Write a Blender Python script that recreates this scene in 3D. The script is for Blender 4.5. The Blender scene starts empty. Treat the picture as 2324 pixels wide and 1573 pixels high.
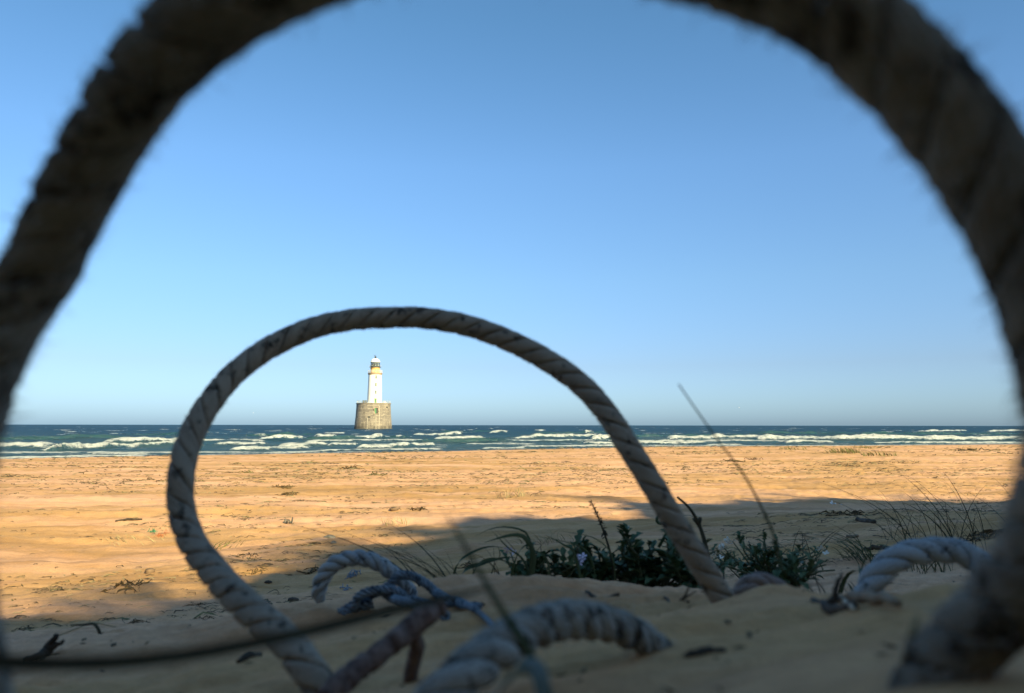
import bpy, math, random
import numpy as np
from mathutils import Vector, Matrix

random.seed(7)
rng = np.random.default_rng(11)
SC = bpy.context.scene
COL = SC.collection
R = math.radians

# ------------------------------------------------------------------ camera
FPX, CX, CY = 1678.0, 1162.0, 786.5          # focal length and centre in a 2324 x 1573 picture
CAM_H = 1.9
PITCH, ROLL = R(6.07), R(0.08)
cam = bpy.data.cameras.new('camera')
cam_o = bpy.data.objects.new('camera', cam)
COL.objects.link(cam_o)
cam.sensor_width = 36.0
cam.lens = 36.0 * FPX / 2324.0
cam.clip_start, cam.clip_end = 0.01, 30000
cam.dof.use_dof = True
cam.dof.focus_distance = 12.0
cam.dof.aperture_fstop = 6.4
cam.dof.aperture_blades = 0
CAM_R = Matrix.Rotation(math.pi / 2 + PITCH, 4, 'X') @ Matrix.Rotation(ROLL, 4, 'Z')
cam_o.matrix_world = Matrix.Translation((0, 0, CAM_H)) @ CAM_R
SC.camera = cam_o

# ------------------------------------------------------------------ light
SUN_AZ, SUN_EL = R(145), R(27)
world = bpy.data.worlds.new('World')
SC.world = world
world.use_nodes = True
wn, wl = world.node_tree.nodes, world.node_tree.links
sky = wn.new('ShaderNodeTexSky')
sky.sky_type = 'NISHITA'
sky.sun_disc = False
sky.sun_elevation, sky.sun_rotation = SUN_EL, SUN_AZ
sky.air_density, sky.dust_density, sky.ozone_density, sky.altitude = 1.0, 0.8, 3.5, 0
wb = wn.new('ShaderNodeMix'); wb.data_type = 'RGBA'; wb.blend_type = 'MULTIPLY'
wb.inputs[0].default_value = 1.0
# haze painted as a tint ramp: multiplies sky colour by height, same all round
wtc = wn.new('ShaderNodeTexCoord'); wsx = wn.new('ShaderNodeSeparateXYZ'); wrp = wn.new('ShaderNodeValToRGB')
wl.new(wtc.outputs['Generated'], wsx.inputs[0]); wl.new(wsx.outputs[2], wrp.inputs[0])
for k_, (p_, c_) in enumerate([(0.012, (.50, .69, 1.0)), (.078, (.556, .623, .774)), (.19, (.667, .784, .851)), (.334, (.73, .91, .98)), (.5, (.65, .905, .93))]):
    e_ = wrp.color_ramp.elements[k_] if k_ < 2 else wrp.color_ramp.elements.new(p_)
    e_.position = p_; e_.color = (*c_, 1)
wl.new(wrp.outputs[0], wb.inputs[7])
wl.new(sky.outputs[0], wb.inputs[6])
wl.new(wb.outputs[2], wn['Background'].inputs[0])
wn['Background'].inputs[1].default_value = 0.08
sun = bpy.data.lights.new('sun', 'SUN')
sun.energy, sun.angle, sun.color = 4.5, R(0.6), (1.0, 0.90, 0.51)
sun_o = bpy.data.objects.new('sun', sun)
COL.objects.link(sun_o)
SUN_DIR = Vector((math.sin(SUN_AZ) * math.cos(SUN_EL), math.cos(SUN_AZ) * math.cos(SUN_EL), math.sin(SUN_EL)))
sun_o.rotation_euler = SUN_DIR.to_track_quat('Z', 'Y').to_euler()
SC.view_settings.view_transform = 'Standard'
SC.view_settings.look = 'None'
SC.view_settings.gamma = 1.0
SC.view_settings.exposure = 1.3
SC.view_settings.use_curve_mapping = False
SC.cycles.use_denoising = True
SC.cycles.max_bounces = 6

# ------------------------------------------------------------------ helpers
CR3 = np.array(CAM_R.to_3x3())
CAMP = np.array([0, 0, CAM_H])

def ray(px, py):
    return CR3 @ np.array([(px - CX) / FPX, (CY - py) / FPX, -1.0])

def P(px, py, d):
    return CAMP + ray(px, py) * d

_perm = np.random.default_rng(3).permutation(256)
_perm = np.concatenate([_perm, _perm])
_ga = np.random.default_rng(4).uniform(0, 2 * math.pi, 256)
_gx, _gy = np.cos(_ga), np.sin(_ga)

def pn(x, y, seed=0):
    x = np.asarray(x, float) + seed * 17.31
    y = np.asarray(y, float) + seed * 9.77
    xi, yi = np.floor(x).astype(np.int64), np.floor(y).astype(np.int64)
    xf, yf = x - xi, y - yi
    xi &= 255; yi &= 255
    u = xf * xf * xf * (xf * (xf * 6 - 15) + 10)
    v = yf * yf * yf * (yf * (yf * 6 - 15) + 10)
    def g(ix, iy, fx, fy):
        h = _perm[_perm[ix & 255] + (iy & 255)]
        return _gx[h] * fx + _gy[h] * fy
    a = g(xi, yi, xf, yf); b = g(xi + 1, yi, xf - 1, yf)
    c = g(xi, yi + 1, xf, yf - 1); d = g(xi + 1, yi + 1, xf - 1, yf - 1)
    return (a + (b - a) * u) + ((c + (d - c) * u) - (a + (b - a) * u)) * v

def fbm(x, y, o=4, seed=0, gain=0.5):
    s, a = 0, 1.0
    for i in range(o):
        s = s + a * pn(x * 2 ** i, y * 2 ** i, seed + i * 3)
        a *= gain
    return s

def sstep(a, b, x):
    t = np.clip((x - a) / (b - a), 0, 1)
    return t * t * (3 - 2 * t)

def new_mesh(name, V, F, smooth=True):
    me = bpy.data.meshes.new(name)
    V = np.asarray(V, np.float32)
    if isinstance(F, np.ndarray):
        k = F.shape[1]
        me.vertices.add(len(V)); me.vertices.foreach_set('co', V.ravel())
        me.loops.add(F.size); me.loops.foreach_set('vertex_index', F.astype(np.int32).ravel())
        me.polygons.add(len(F))
        me.polygons.foreach_set('loop_start', np.arange(0, F.size, k, dtype=np.int32))
        me.update(calc_edges=True)
    else:
        me.from_pydata(V.tolist(), [], F)
        me.update()
    if smooth:
        me.polygons.foreach_set('use_smooth', np.ones(len(me.polygons), bool))
    return me

def attr(me, name, data, typ='FLOAT'):
    a = me.attributes.new(name, typ, 'POINT')
    a.data.foreach_set('value' if typ == 'FLOAT' else 'vector', np.asarray(data, np.float32).ravel())

def obj(name, me, mat=None, parent=None, loc=None):
    o = bpy.data.objects.new(name, me)
    COL.objects.link(o)
    if mat is not None and me is not None and not me.materials:
        me.materials.append(mat)
    if parent is not None:
        o.parent = parent
    if loc is not None:
        o.location = loc
    return o

def tag(o, label=None, cat=None, group=None, kind=None):
    if label: o['label'] = label
    if cat: o['category'] = cat
    if group: o['group'] = group
    if kind: o['kind'] = kind
    return o

def thing(name, loc, label, cat, group=None):
    o = bpy.data.objects.new(name, None)
    o.empty_display_size = 0.05
    COL.objects.link(o)
    o.location = loc
    return tag(o, label, cat, group)

class MB:
    """collects triangles and quads for one mesh"""
    def __init__(s): s.v, s.f = [], []
    def add(s, V, F):
        n = len(s.v); s.v.extend([tuple(map(float, p)) for p in V]); s.f.extend([tuple(i + n for i in f) for f in F])
    def box(s, c, d, rot=None):
        q = [Vector((x * d[0] / 2, y * d[1] / 2, z * d[2] / 2)) for x in (-1, 1) for y in (-1, 1) for z in (-1, 1)]
        if rot is not None: q = [rot @ p for p in q]
        s.add([p + Vector(c) for p in q], [(0, 1, 3, 2), (4, 6, 7, 5), (0, 4, 5, 1), (2, 3, 7, 6), (0, 2, 6, 4), (1, 5, 7, 3)])
    def lathe(s, prof, n=48, c=(0, 0, 0), caps=False):
        V = [(c[0] + r * math.cos(2 * math.pi * i / n), c[1] + r * math.sin(2 * math.pi * i / n), c[2] + z) for r, z in prof for i in range(n)]
        F = [(j * n + i, j * n + (i + 1) % n, (j + 1) * n + (i + 1) % n, (j + 1) * n + i) for j in range(len(prof) - 1) for i in range(n)]
        if caps:
            F.append(tuple(range(n))[::-1]); F.append(tuple((len(prof) - 1) * n + i for i in range(n)))
        s.add(V, F)
    def tube(s, pts, rad, n=6, caps=True):
        pts = [Vector(p) for p in pts]
        rad = [rad] * len(pts) if np.isscalar(rad) else list(rad)
        T = [(pts[min(i + 1, len(pts) - 1)] - pts[max(i - 1, 0)]).normalized() for i in range(len(pts))]
        up = Vector((0, 0, 1)) if abs(T[0].z) < .9 else Vector((1, 0, 0))
        N = (up - T[0] * up.dot(T[0])).normalized()
        V = []
        for p, t, r in zip(pts, T, rad):
            N = (N - t * N.dot(t)).normalized(); B = t.cross(N)
            V += [p + (N * math.cos(2 * math.pi * k / n) + B * math.sin(2 * math.pi * k / n)) * r for k in range(n)]
        F = [(j * n + i, j * n + (i + 1) % n, (j + 1) * n + (i + 1) % n, (j + 1) * n + i) for j in range(len(pts) - 1) for i in range(n)]
        if caps: F += [tuple(range(n))[::-1], tuple((len(pts) - 1) * n + i for i in range(n))]
        s.add(V, F)
    def strip(s, pts, wid, side, fold=0.0):
        """a leaf blade: folded strip along pts"""
        V, F = [], []
        sd = Vector(side).normalized()
        n = len(pts)
        for i, p in enumerate(pts):
            p = Vector(p); w = wid[i]
            t = (Vector(pts[min(i + 1, n - 1)]) - Vector(pts[max(i - 1, 0)])).normalized()
            b = (sd - t * sd.dot(t)).normalized(); nn = t.cross(b)
            V += [p - b * w + nn * w * fold, p, p + b * w + nn * w * fold]
        for i in range(n - 1):
            a = i * 3
            F += [(a, a + 1, a + 4, a + 3), (a + 1, a + 2, a + 5, a + 4)]
        s.add(V, F)
    def mesh(s, name, smooth=True): return new_mesh(name, np.array(s.v), s.f, smooth)

def spline(ctrl, n):
    """Catmull-Rom through ctrl (k,3), resampled evenly to n points"""
    C = np.asarray(ctrl, float)
    C = np.vstack([2 * C[0] - C[1], C, 2 * C[-1] - C[-2]])
    out = []
    for i in range(1, len(C) - 2):
        t = np.linspace(0, 1, 24, endpoint=False)[:, None]
        p0, p1, p2, p3 = C[i - 1], C[i], C[i + 1], C[i + 2]
        out.append(.5 * (2 * p1 + (p2 - p0) * t + (2 * p0 - 5 * p1 + 4 * p2 - p3) * t ** 2 + (3 * p1 - p0 - 3 * p2 + p3) * t ** 3))
    out.append(C[-2][None])
    Q = np.vstack(out)
    L = np.concatenate([[0], np.cumsum(np.linalg.norm(np.diff(Q, axis=0), axis=1))])
    s = np.linspace(0, L[-1], n)
    return np.stack([np.interp(s, L, Q[:, k]) for k in range(3)], 1), s

# ------------------------------------------------------------------ materials
def mat(name):
    m = bpy.data.materials.new(name)
    m.use_nodes = True
    nt = m.node_tree
    return m, nt.nodes, nt.links, nt.nodes['Principled BSDF']

def ramp(n, pts):
    r = n.new('ShaderNodeValToRGB')
    while len(r.color_ramp.elements) > 1: r.color_ramp.elements.remove(r.color_ramp.elements[-1])
    for i, (p, c) in enumerate(pts):
        e = r.color_ramp.elements[0] if i == 0 else r.color_ramp.elements.new(p)
        e.position = p; e.color = (*c, 1) if len(c) == 3 else c
    return r

def noise(n, l, vec, scale, detail=4, rough=.55, sc=None):
    t = n.new('ShaderNodeTexNoise')
    t.inputs['Scale'].default_value = scale; t.inputs['Detail'].default_value = detail; t.inputs['Roughness'].default_value = rough
    if sc is not None:
        mp = n.new('ShaderNodeMapping'); mp.inputs['Scale'].default_value = sc
        l.new(vec, mp.inputs['Vector']); vec = mp.outputs[0]
    l.new(vec, t.inputs['Vector'])
    return t.outputs[0]

def mix(n, l, f, a, b, mode='MIX'):
    m = n.new('ShaderNodeMix'); m.data_type = 'RGBA'; m.blend_type = mode
    for sock, v in ((m.inputs[0], f), (m.inputs[6], a), (m.inputs[7], b)):
        if hasattr(v, 'is_output'): l.new(v, sock)
        elif isinstance(v, tuple): sock.default_value = (*v, 1)
        else: sock.default_value = v
    return m.outputs[2]

def math_n(n, l, op, a, b=None, clamp=False):
    m = n.new('ShaderNodeMath'); m.operation = op; m.use_clamp = clamp
    for i, v in enumerate((a, b)):
        if v is None: continue
        if hasattr(v, 'is_output'): l.new(v, m.inputs[i])
        else: m.inputs[i].default_value = v
    return m.outputs[0]

def bump(n, l, h, strength, dist, prev=None):
    b = n.new('ShaderNodeBump'); b.inputs['Strength'].default_value = strength; b.inputs['Distance'].default_value = dist
    l.new(h, b.inputs['Height'])
    if prev is not None: l.new(prev, b.inputs['Normal'])
    return b.outputs[0]

def attr_n(n, name):
    a = n.new('ShaderNodeAttribute'); a.attribute_name = name
    return a

def simple(name, c0, c1, scale=30, rough=.8, bmp=None, spec=.3):
    m, n, l, b = mat(name)
    g = n.new('ShaderNodeTexCoord').outputs['Object']
    f = noise(n, l, g, scale, 5)
    r = ramp(n, [(.3, c0), (.7, c1)]); l.new(f, r.inputs[0])
    l.new(r.outputs[0], b.inputs['Base Color'])
    b.inputs['Roughness'].default_value = rough
    b.inputs['Specular IOR Level'].default_value = spec
    if bmp:
        h = noise(n, l, g, scale * 3, 3)
        l.new(bump(n, l, h, bmp[0], bmp[1]), b.inputs['Normal'])
    return m

def sand_material():
    m, n, l, b = mat('sand')
    g = n.new('ShaderNodeNewGeometry').outputs['Position']
    big = noise(n, l, g, .35, 5, .6, (0.35, 1.6, 1))       # long drifts of loose and damp sand
    mid = noise(n, l, g, 1.6, 7, .66, (0.22, 1.7, 1))
    fine = noise(n, l, g, 60, 4, .6)
    grain = noise(n, l, g, 900, 2, .6)
    r1 = ramp(n, [(.36, (.44, .238, .092)), (.47, (.52, .284, .125)), (.52, (.60, .324, .170)), (.66, (.66, .372, .220))]); l.new(big, r1.inputs[0])
    r2 = ramp(n, [(.36, (.76, .73, .66)), (.47, (.90, .88, .84)), (.51, (1, 1, 1)), (.7, (1.08, 1.08, 1.09))]); l.new(mid, r2.inputs[0])
    c = mix(n, l, .95, r1.outputs[0], r2.outputs[0], 'MULTIPLY')
    r3 = ramp(n, [(.35, (.78, .77, .76)), (.65, (1.10, 1.10, 1.10))]); l.new(fine, r3.inputs[0])
    c = mix(n, l, .6, c, r3.outputs[0], 'MULTIPLY')
    r4 = ramp(n, [(.3, (.72, .7, .68)), (.5, (1, 1, 1)), (.75, (1.2, 1.2, 1.2))]); l.new(grain, r4.inputs[0])
    c = mix(n, l, .85, c, r4.outputs[0], 'MULTIPLY')
    w = attr_n(n, 'wet')
    c = mix(n, l, w.outputs['Fac'], c, (.135, .095, .062))
    l.new(c, b.inputs['Base Color'])
    rr = math_n(n, l, 'MULTIPLY', w.outputs['Fac'], -.55); rr = math_n(n, l, 'ADD', rr, .95)
    l.new(rr, b.inputs['Roughness'])
    b.inputs['Specular IOR Level'].default_value = .25
    h2 = noise(n, l, g, 22, 5, .65, (.7, 1.3, 1))
    nb = bump(n, l, h2, .5, .012)
    h3 = noise(n, l, g, 140, 4, .7)
    nb = bump(n, l, h3, .55, .003, nb)
    nb = bump(n, l, grain, .7, .0009, nb)
    l.new(nb, b.inputs['Normal'])
    return m

def sea_material():
    m, n, l, b = mat('sea_water')
    g = n.new('ShaderNodeNewGeometry').outputs['Position']
    teal = attr_n(n, 'teal').outputs['Fac']
    foam = attr_n(n, 'foam').outputs['Fac']
    f1 = noise(n, l, g, 2.4, 7, .72, (.8, .8, 1.5))
    thr = math_n(n, l, 'SUBTRACT', 1.0, foam)
    d = math_n(n, l, 'SUBTRACT', f1, math_n(n, l, 'ADD', math_n(n, l, 'MULTIPLY', thr, .45), .27))
    fm = math_n(n, l, 'MULTIPLY', d, 5.0, True)
    fm = math_n(n, l, 'MULTIPLY', fm, math_n(n, l, 'MULTIPLY', foam, 6.0, True), True)
    v = noise(n, l, g, .05, 4, .6, (.5, 1, 1))
    deep = ramp(n, [(.35, (.006, .030, .060)), (.65, (.012, .050, .092))]); l.new(v, deep.inputs[0])
    c = mix(n, l, teal, deep.outputs[0], (.030, .085, .072))
    fcn = noise(n, l, g, 1.1, 5, .7)
    foamc = ramp(n, [(.35, (.36, .38, .38)), (.6, (.56, .55, .53))]); l.new(fcn, foamc.inputs[0])
    c = mix(n, l, fm, c, foamc.outputs[0])
    l.new(c, b.inputs['Base Color'])
    rr = math_n(n, l, 'ADD', math_n(n, l, 'MULTIPLY', fm, .7), .22)
    l.new(rr, b.inputs['Roughness'])
    b.inputs['Specular IOR Level'].default_value = 0
    h = noise(n, l, g, .9, 6, .62, (.6, 1.2, 1))
    nb = bump(n, l, h, 1.0, .8)
    fb = noise(n, l, g, 5, 4, .7)
    nb = bump(n, l, fb, .8, .2, nb)
    l.new(nb, b.inputs['Normal'])
    # a choppy sea shows its wave faces: body colour with a limited share of sky reflection
    gl = n.new('ShaderNodeBsdfGlossy'); gl.inputs['Roughness'].default_value = .25; l.new(nb, gl.inputs['Normal'])
    ms = n.new('ShaderNodeMixShader')
    l.new(math_n(n, l, 'SUBTRACT', .16, math_n(n, l, 'MULTIPLY', fm, .15)), ms.inputs[0])
    l.new(b.outputs[0], ms.inputs[1]); l.new(gl.outputs[0], ms.inputs[2])
    l.new(ms.outputs[0], n['Material Output'].inputs[0])
    return m

def rope_material(name, light, mid, dark, stain, stain_at=.56):
    m, n, l, b = mat(name)
    rc = attr_n(n, 'rope_coord').outputs['Vector']         # metres along, metres around, strand
    g = n.new('ShaderNodeNewGeometry').outputs['Position']
    yarn = n.new('ShaderNodeTexWave'); yarn.wave_type = 'BANDS'; yarn.bands_direction = 'DIAGONAL'
    yarn.inputs['Scale'].default_value = 190; yarn.inputs['Distortion'].default_value = 3.0
    yarn.inputs['Detail'].default_value = 3; yarn.inputs['Detail Scale'].default_value = 2.0
    l.new(rc, yarn.inputs['Vector'])
    f = noise(n, l, rc, 55, 5, .65, (.35, 1, 1))
    r = ramp(n, [(.3, mid), (.6, light)]); l.new(f, r.inputs[0])
    f2 = noise(n, l, g, 70, 6, .7)
    r2 = ramp(n, [(stain_at, (0, 0, 0)), (stain_at + .1, (1, 1, 1))]); l.new(f2, r2.inputs[0])
    c = mix(n, l, math_n(n, l, 'MULTIPLY', r2.outputs[0], stain), r.outputs[0], dark)
    yc = math_n(n, l, 'ADD', math_n(n, l, 'MULTIPLY', yarn.outputs['Fac'], .35), .72)
    c = mix(n, l, 1.0, c, yc, 'MULTIPLY')
    l.new(c, b.inputs['Base Color'])
    b.inputs['Roughness'].default_value = .92
    b.inputs['Specular IOR Level'].default_value = .15
    fz = noise(n, l, g, 900, 3, .7)
    nb = bump(n, l, yarn.outputs['Fac'], .55, .0012)
    nb = bump(n, l, fz, .4, .0006, nb)
    l.new(nb, b.inputs['Normal'])
    return m

def granite_material():
    m, n, l, b = mat('granite')
    g = n.new('ShaderNodeTexCoord').outputs['Object']
    at = attr_n(n, 'tint').outputs['Fac']
    f = noise(n, l, g, .6, 6, .7, (1, 1, .35))
    r = ramp(n, [(.3, (.20, .165, .132)), (.7, (.34, .285, .23))]); l.new(f, r.inputs[0])
    r2 = ramp(n, [(0, (.70, .70, .72)), (1, (1.16, 1.14, 1.1))]); l.new(at, r2.inputs[0])
    c = mix(n, l, 1.0, r.outputs[0], r2.outputs[0], 'MULTIPLY')
    sx = n.new('ShaderNodeSeparateXYZ'); l.new(g, sx.inputs[0])
    low = ramp(n, [(0, (1, 1, 1)), (1, (0, 0, 0))])
    zz = math_n(n, l, 'ADD', math_n(n, l, 'MULTIPLY', sx.outputs[2], .42), math_n(n, l, 'MULTIPLY', math_n(n, l, 'SUBTRACT', f, .5), 2.2), True)
    l.new(zz, low.inputs[0])
    c = mix(n, l, math_n(n, l, 'MULTIPLY', low.outputs[0], .8), c, (.05, .045, .035))
    l.new(c, b.inputs['Base Color']); b.inputs['Roughness'].default_value = .85
    return m

def paint_material(name, c0, stain, amt=.35, sc=(1, 1, .25)):
    m, n, l, b = mat(name)
    g = n.new('ShaderNodeTexCoord').outputs['Object']
    f = noise(n, l, g, .9, 6, .65, sc)
    r = ramp(n, [(.48, (0, 0, 0)), (.8, (1, 1, 1))]); l.new(f, r.inputs[0])
    c = mix(n, l, math_n(n, l, 'MULTIPLY', r.outputs[0], amt), c0, stain)
    l.new(c, b.inputs['Base Color']); b.inputs['Roughness'].default_value = .6
    return m

M = {}
M['sand'] = sand_material()
M['sea'] = sea_material()
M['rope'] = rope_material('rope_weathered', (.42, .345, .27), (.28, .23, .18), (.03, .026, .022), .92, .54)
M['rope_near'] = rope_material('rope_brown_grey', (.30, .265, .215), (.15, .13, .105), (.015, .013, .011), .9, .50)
M['rope_blue'] = rope_material('rope_bluish_white', (.44, .47, .49), (.30, .33, .36), (.04, .045, .055), .9, .54)
M['rope_dirty'] = rope_material('rope_dirty_white', (.42, .395, .355), (.23, .21, .18), (.03, .026, .022), .95, .50)
M['rope_pink'] = rope_material('rope_sandy_pink', (.30, .24, .215), (.21, .16, .145), (.06, .04, .035), .9, .55)
M['cord'] = rope_material('cord_blue', (.25, .30, .35), (.11, .145, .19), (.02, .028, .042), .9, .52)
M['fibre'] = simple('rope_fibre', (.34, .32, .29), (.48, .46, .42), 300, .95)
M['granite'] = granite_material()
M['joint'] = simple('mortar', (.05, .04, .032), (.10, .08, .06), 2)
M['white'] = paint_material('white_paint', (.72, .70, .66), (.55, .45, .34), .4)
M['ochre'] = paint_material('ochre_paint', (.62, .36, .12), (.70, .52, .27), .6)
M['brown'] = paint_material('brown_stone', (.36, .24, .15), (.24, .16, .10), .7)
M['green_paint'] = simple('green_paint', (.06, .16, .07), (.10, .22, .10), 1.5, .5)
M['dark_metal'] = simple('dark_metal', (.03, .035, .035), (.06, .06, .055), 3, .5)
M['grey_metal'] = simple('grey_metal', (.42, .42, .40), (.55, .54, .5), 3, .5)
M['shutter'] = simple('window_frame_paint', (.42, .40, .33), (.5, .48, .4), 3, .6)
M['pipe'] = simple('pale_streak_pipe', (.5, .42, .33), (.6, .52, .42), 2, .6)
mg, n_, l_, b_ = mat('lantern_glass')
b_.inputs['Base Color'].default_value = (.75, .85, .88, 1); b_.inputs['Roughness'].default_value = .05
b_.inputs['Transmission Weight'].default_value = .85; b_.inputs['IOR'].default_value = 1.1
M['glass'] = mg
mg, n_, l_, b_ = mat('window_glass')
b_.inputs['Base Color'].default_value = (.12, .14, .13, 1); b_.inputs['Roughness'].default_value = .1
M['pane'] = mg
M['grass'] = simple('marram_green', (.030, .045, .018), (.065, .085, .032), 20, .6)
M['grass_dry'] = simple('dry_grass', (.20, .15, .075), (.34, .27, .14), 20, .8)
M['grass_dark'] = simple('dark_stalk', (.028, .026, .016), (.06, .055, .03), 40, .8)
M['leaf'] = simple('sea_rocket_leaf', (.028, .058, .026), (.075, .13, .058), 40, .5)
M['leaf_pale'] = simple('sea_rocket_leaf_pale', (.06, .10, .05), (.13, .17, .08), 40, .5)
M['stem'] = simple('plant_stem', (.05, .06, .03), (.09, .10, .05), 40, .7)
M['petal'] = simple('lilac_petal', (.55, .48, .62), (.70, .62, .74), 100, .7)
M['petal_white'] = simple('white_petal', (.6, .6, .55), (.75, .75, .7), 100, .7)
M['wood'] = simple('wet_driftwood', (.025, .018, .013), (.085, .06, .04), 40, .85, (.6, .002))
M['wood_pale'] = simple('pale_driftwood', (.16, .115, .075), (.28, .21, .14), 30, .85, (.6, .002))
M['wood_red'] = simple('red_brown_driftwood', (.07, .038, .03), (.24, .165, .14), 120, .9, (.8, .0015))
M['weed'] = simple('dried_seaweed', (.035, .022, .010), (.13, .085, .035), 8, .75)
M['weed_olive'] = simple('olive_seaweed', (.06, .06, .018), (.17, .15, .05), 8, .75)
M['stone'] = simple('beach_stone', (.09, .08, .07), (.2, .175, .15), 25, .9, (.5, .003))
M['stone_brown'] = simple('brown_stone_small', (.10, .06, .035), (.2, .125, .075), 25, .9, (.5, .003))
M['plastic_white'] = simple('white_plastic', (.7, .7, .68), (.8, .8, .8), 10, .5)
M['orange'] = simple('orange_twine', (.36, .10, .04), (.5, .19, .08), 40, .8)
M['green_net'] = simple('green_twine', (.03, .16, .08), (.06, .26, .14), 40, .8)
M['blue_scrap'] = simple('blue_twine', (.13, .17, .24), (.28, .33, .39), 40, .8)
M['straw'] = simple('pale_straw', (.42, .36, .27), (.55, .48, .36), 40, .8)
M['blade_blue'] = simple('glaucous_blade', (.10, .16, .17), (.22, .30, .32), 30, .55)
M['feather'] = simple('gull_feather', (.6, .6, .6), (.75, .75, .75), 30, .8)

# ------------------------------------------------------------------ terrain shape
SHX = np.array([-300, -60, -28, -19, -5, 12, 36, 53, 120, 300.])
SHY = np.array([-40, 30, 41, 47, 55, 67, 73, 78, 92, 130.])

def shore(x):
    return np.interp(x, SHX, SHY)

PY = np.array([-1, .6, 1.2, 1.6, 2, 2.5, 3, 5, 8, 14, 25, 40.])
PZ = np.array([-.10, -.16, -.27, -.39, -.47, -.56, -.63, -.86, -1.05, -1.27, -1.50, -1.66])

def far_z(x, y):
    z = np.interp(y, PY, PZ)
    z = z + .07 * np.clip(x, -3.5, 3) * sstep(.8, 2, y) * (1 - sstep(5, 11, y))
    s = shore(x)
    edge = np.interp(y - s, [-22, -9, 0, 12, 60], [0, -.04, -.26, -.9, -3])
    zz = np.minimum(z, -1.66 * sstep(30, 44, y) + z * (1 - sstep(30, 44, y)))
    z = np.where(y > 25, np.interp(y / s, [.35, .7, .86, 1.0, 1.2, 2], [-1.42, -1.62, -1.72, -1.9, -2.4, -5]) * sstep(25, 34, y) + zz * (1 - sstep(25, 34, y)), z)
    return z

CTRL = [  # pixel x, pixel y, depth of sand surface points near the lens
    (1162, 1640, .30), (700, 1660, .33), (300, 1690, .33), (-250, 1720, .30), (2130, 1610, .19), (1800, 1600, .26), (2420, 1500, .24),
    (1500, 1570, .36), (830, 1580, .41), (1050, 1562, .40), (1240, 1530, .42), (1500, 1450, .475), (1350, 1505, .46), (1440, 1480, .465), (1570, 1440, .48),
    (1580, 1363, .62), (1708, 1350, .64), (1804, 1336, .66), (1870, 1350, .62), (1932, 1376, .45), (1932, 1378, .54), (1935, 1376, .63), (2000, 1356, .50), (2060, 1338, .50), (2040, 1360, .62), (2150, 1310, .50), (2270, 1352, .5), (1700, 1440, .5),
    (2000, 1450, .37), (1750, 1520, .34), (2330, 1410, .40), (2500, 1400, .45),
    (1625, 1358, .71), (1970, 1356, .71), (2250, 1352, .74), (1850, 1352, .8),
    (700, 1565, .51), (740, 1525, .56), (935, 1530, .56), (1150, 1420, .66), (1350, 1372, .78), (1500, 1375, .76), (560, 1500, .64),
    (250, 1580, .62), (-150, 1620, .6), (1080, 1373, .82), (780, 1400, .95),
    (60, 1520, .82), (300, 1455, .92), (620, 1388, 1.02), (900, 1332, 1.07), (1090, 1298, 1.12), (1250, 1305, 1.12), (1400, 1320, 1.1),
    (1600, 1348, 1.0), (-220, 1570, .8), (2000, 1345, 1.0), (2300, 1345, 1.0), (1800, 1350, 1.1)]
_cp = np.array([P(*c) for c in CTRL]); _cp[:, 2] -= CAM_H
_ex = [(x, y, float(far_z(np.array(x), np.array(y)))) for y in (1.55, 2.0, 2.6) for x in (-2, -1.2, -.6, 0, .6, 1.2, 2)]
_ex += [(x, y, -.11 + .02 * x) for y in (-.3, .0) for x in (-.8, -.3, 0, .3, .8)]
_ex += [(-1.3, .6, -.26), (1.3, .6, -.15), (-1.3, 0.2, -.2), (1.2, .2, -.12)]
_cp = np.vstack([_cp, np.array(_ex)])

def _phi(dx, dy):
    return np.sqrt(dx * dx + dy * dy + .03 ** 2)
_K = _phi(_cp[:, None, 0] - _cp[None, :, 0], _cp[:, None, 1] - _cp[None, :, 1])
_A = np.zeros((len(_cp) + 3,) * 2); n0 = len(_cp)
_A[:n0, :n0] = _K - np.eye(n0) * 2e-3
_A[:n0, n0:] = np.c_[np.ones(n0), _cp[:, :2]]; _A[n0:, :n0] = _A[:n0, n0:].T
_W = np.linalg.solve(_A, np.r_[_cp[:, 2], 0, 0, 0])

def near_z(x, y):
    z = _W[n0] + _W[n0 + 1] * x + _W[n0 + 2] * y
    for i in range(n0):
        z = z + _W[i] * _phi(x - _cp[i, 0], y - _cp[i, 1])
    return z

CREST_Y = -7.0
_crest = None

def smooth_z(x, y):
    x = np.asarray(x, float); y = np.asarray(y, float)
    z = far_z(x, y)
    nr = (y > -.8) & (y < 2.7) & (np.abs(x) < 2.3)
    if nr.any():
        xn, yn = x[nr], y[nr]
        w = (1 - sstep(1.5, 2.5, yn)) * (1 - sstep(1.1, 2.1, np.abs(xn))) * sstep(-.7, -.2, yn)
        z[nr] = near_z(xn, yn) * w + z[nr] * (1 - w)
    if _crest is not None:
        c = np.interp(x, _crest[0], _crest[1]) + (.22 + .5 * sstep(5.6, 8.5, x)) * (1.0 * pn(x * .75, x * 0, 301) + .65 * pn(x * 1.9, x * 0, 302))
        ys = -.40 + .32 * np.clip(np.abs(x) - .5, 0, 6)          # curved foot of a steep unseen sand face, added to block sky light
        d = ys - y
        t = np.clip((d - .2) / (ys - CREST_Y - .2), 0, 1)
        zb = z + .9 * sstep(0, .75, d) + (c + .10 - .9) * t - .10 * np.clip(CREST_Y - y, 0, 60)
        z = np.where(d > 0, zb, z)
    return z + CAM_H

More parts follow.
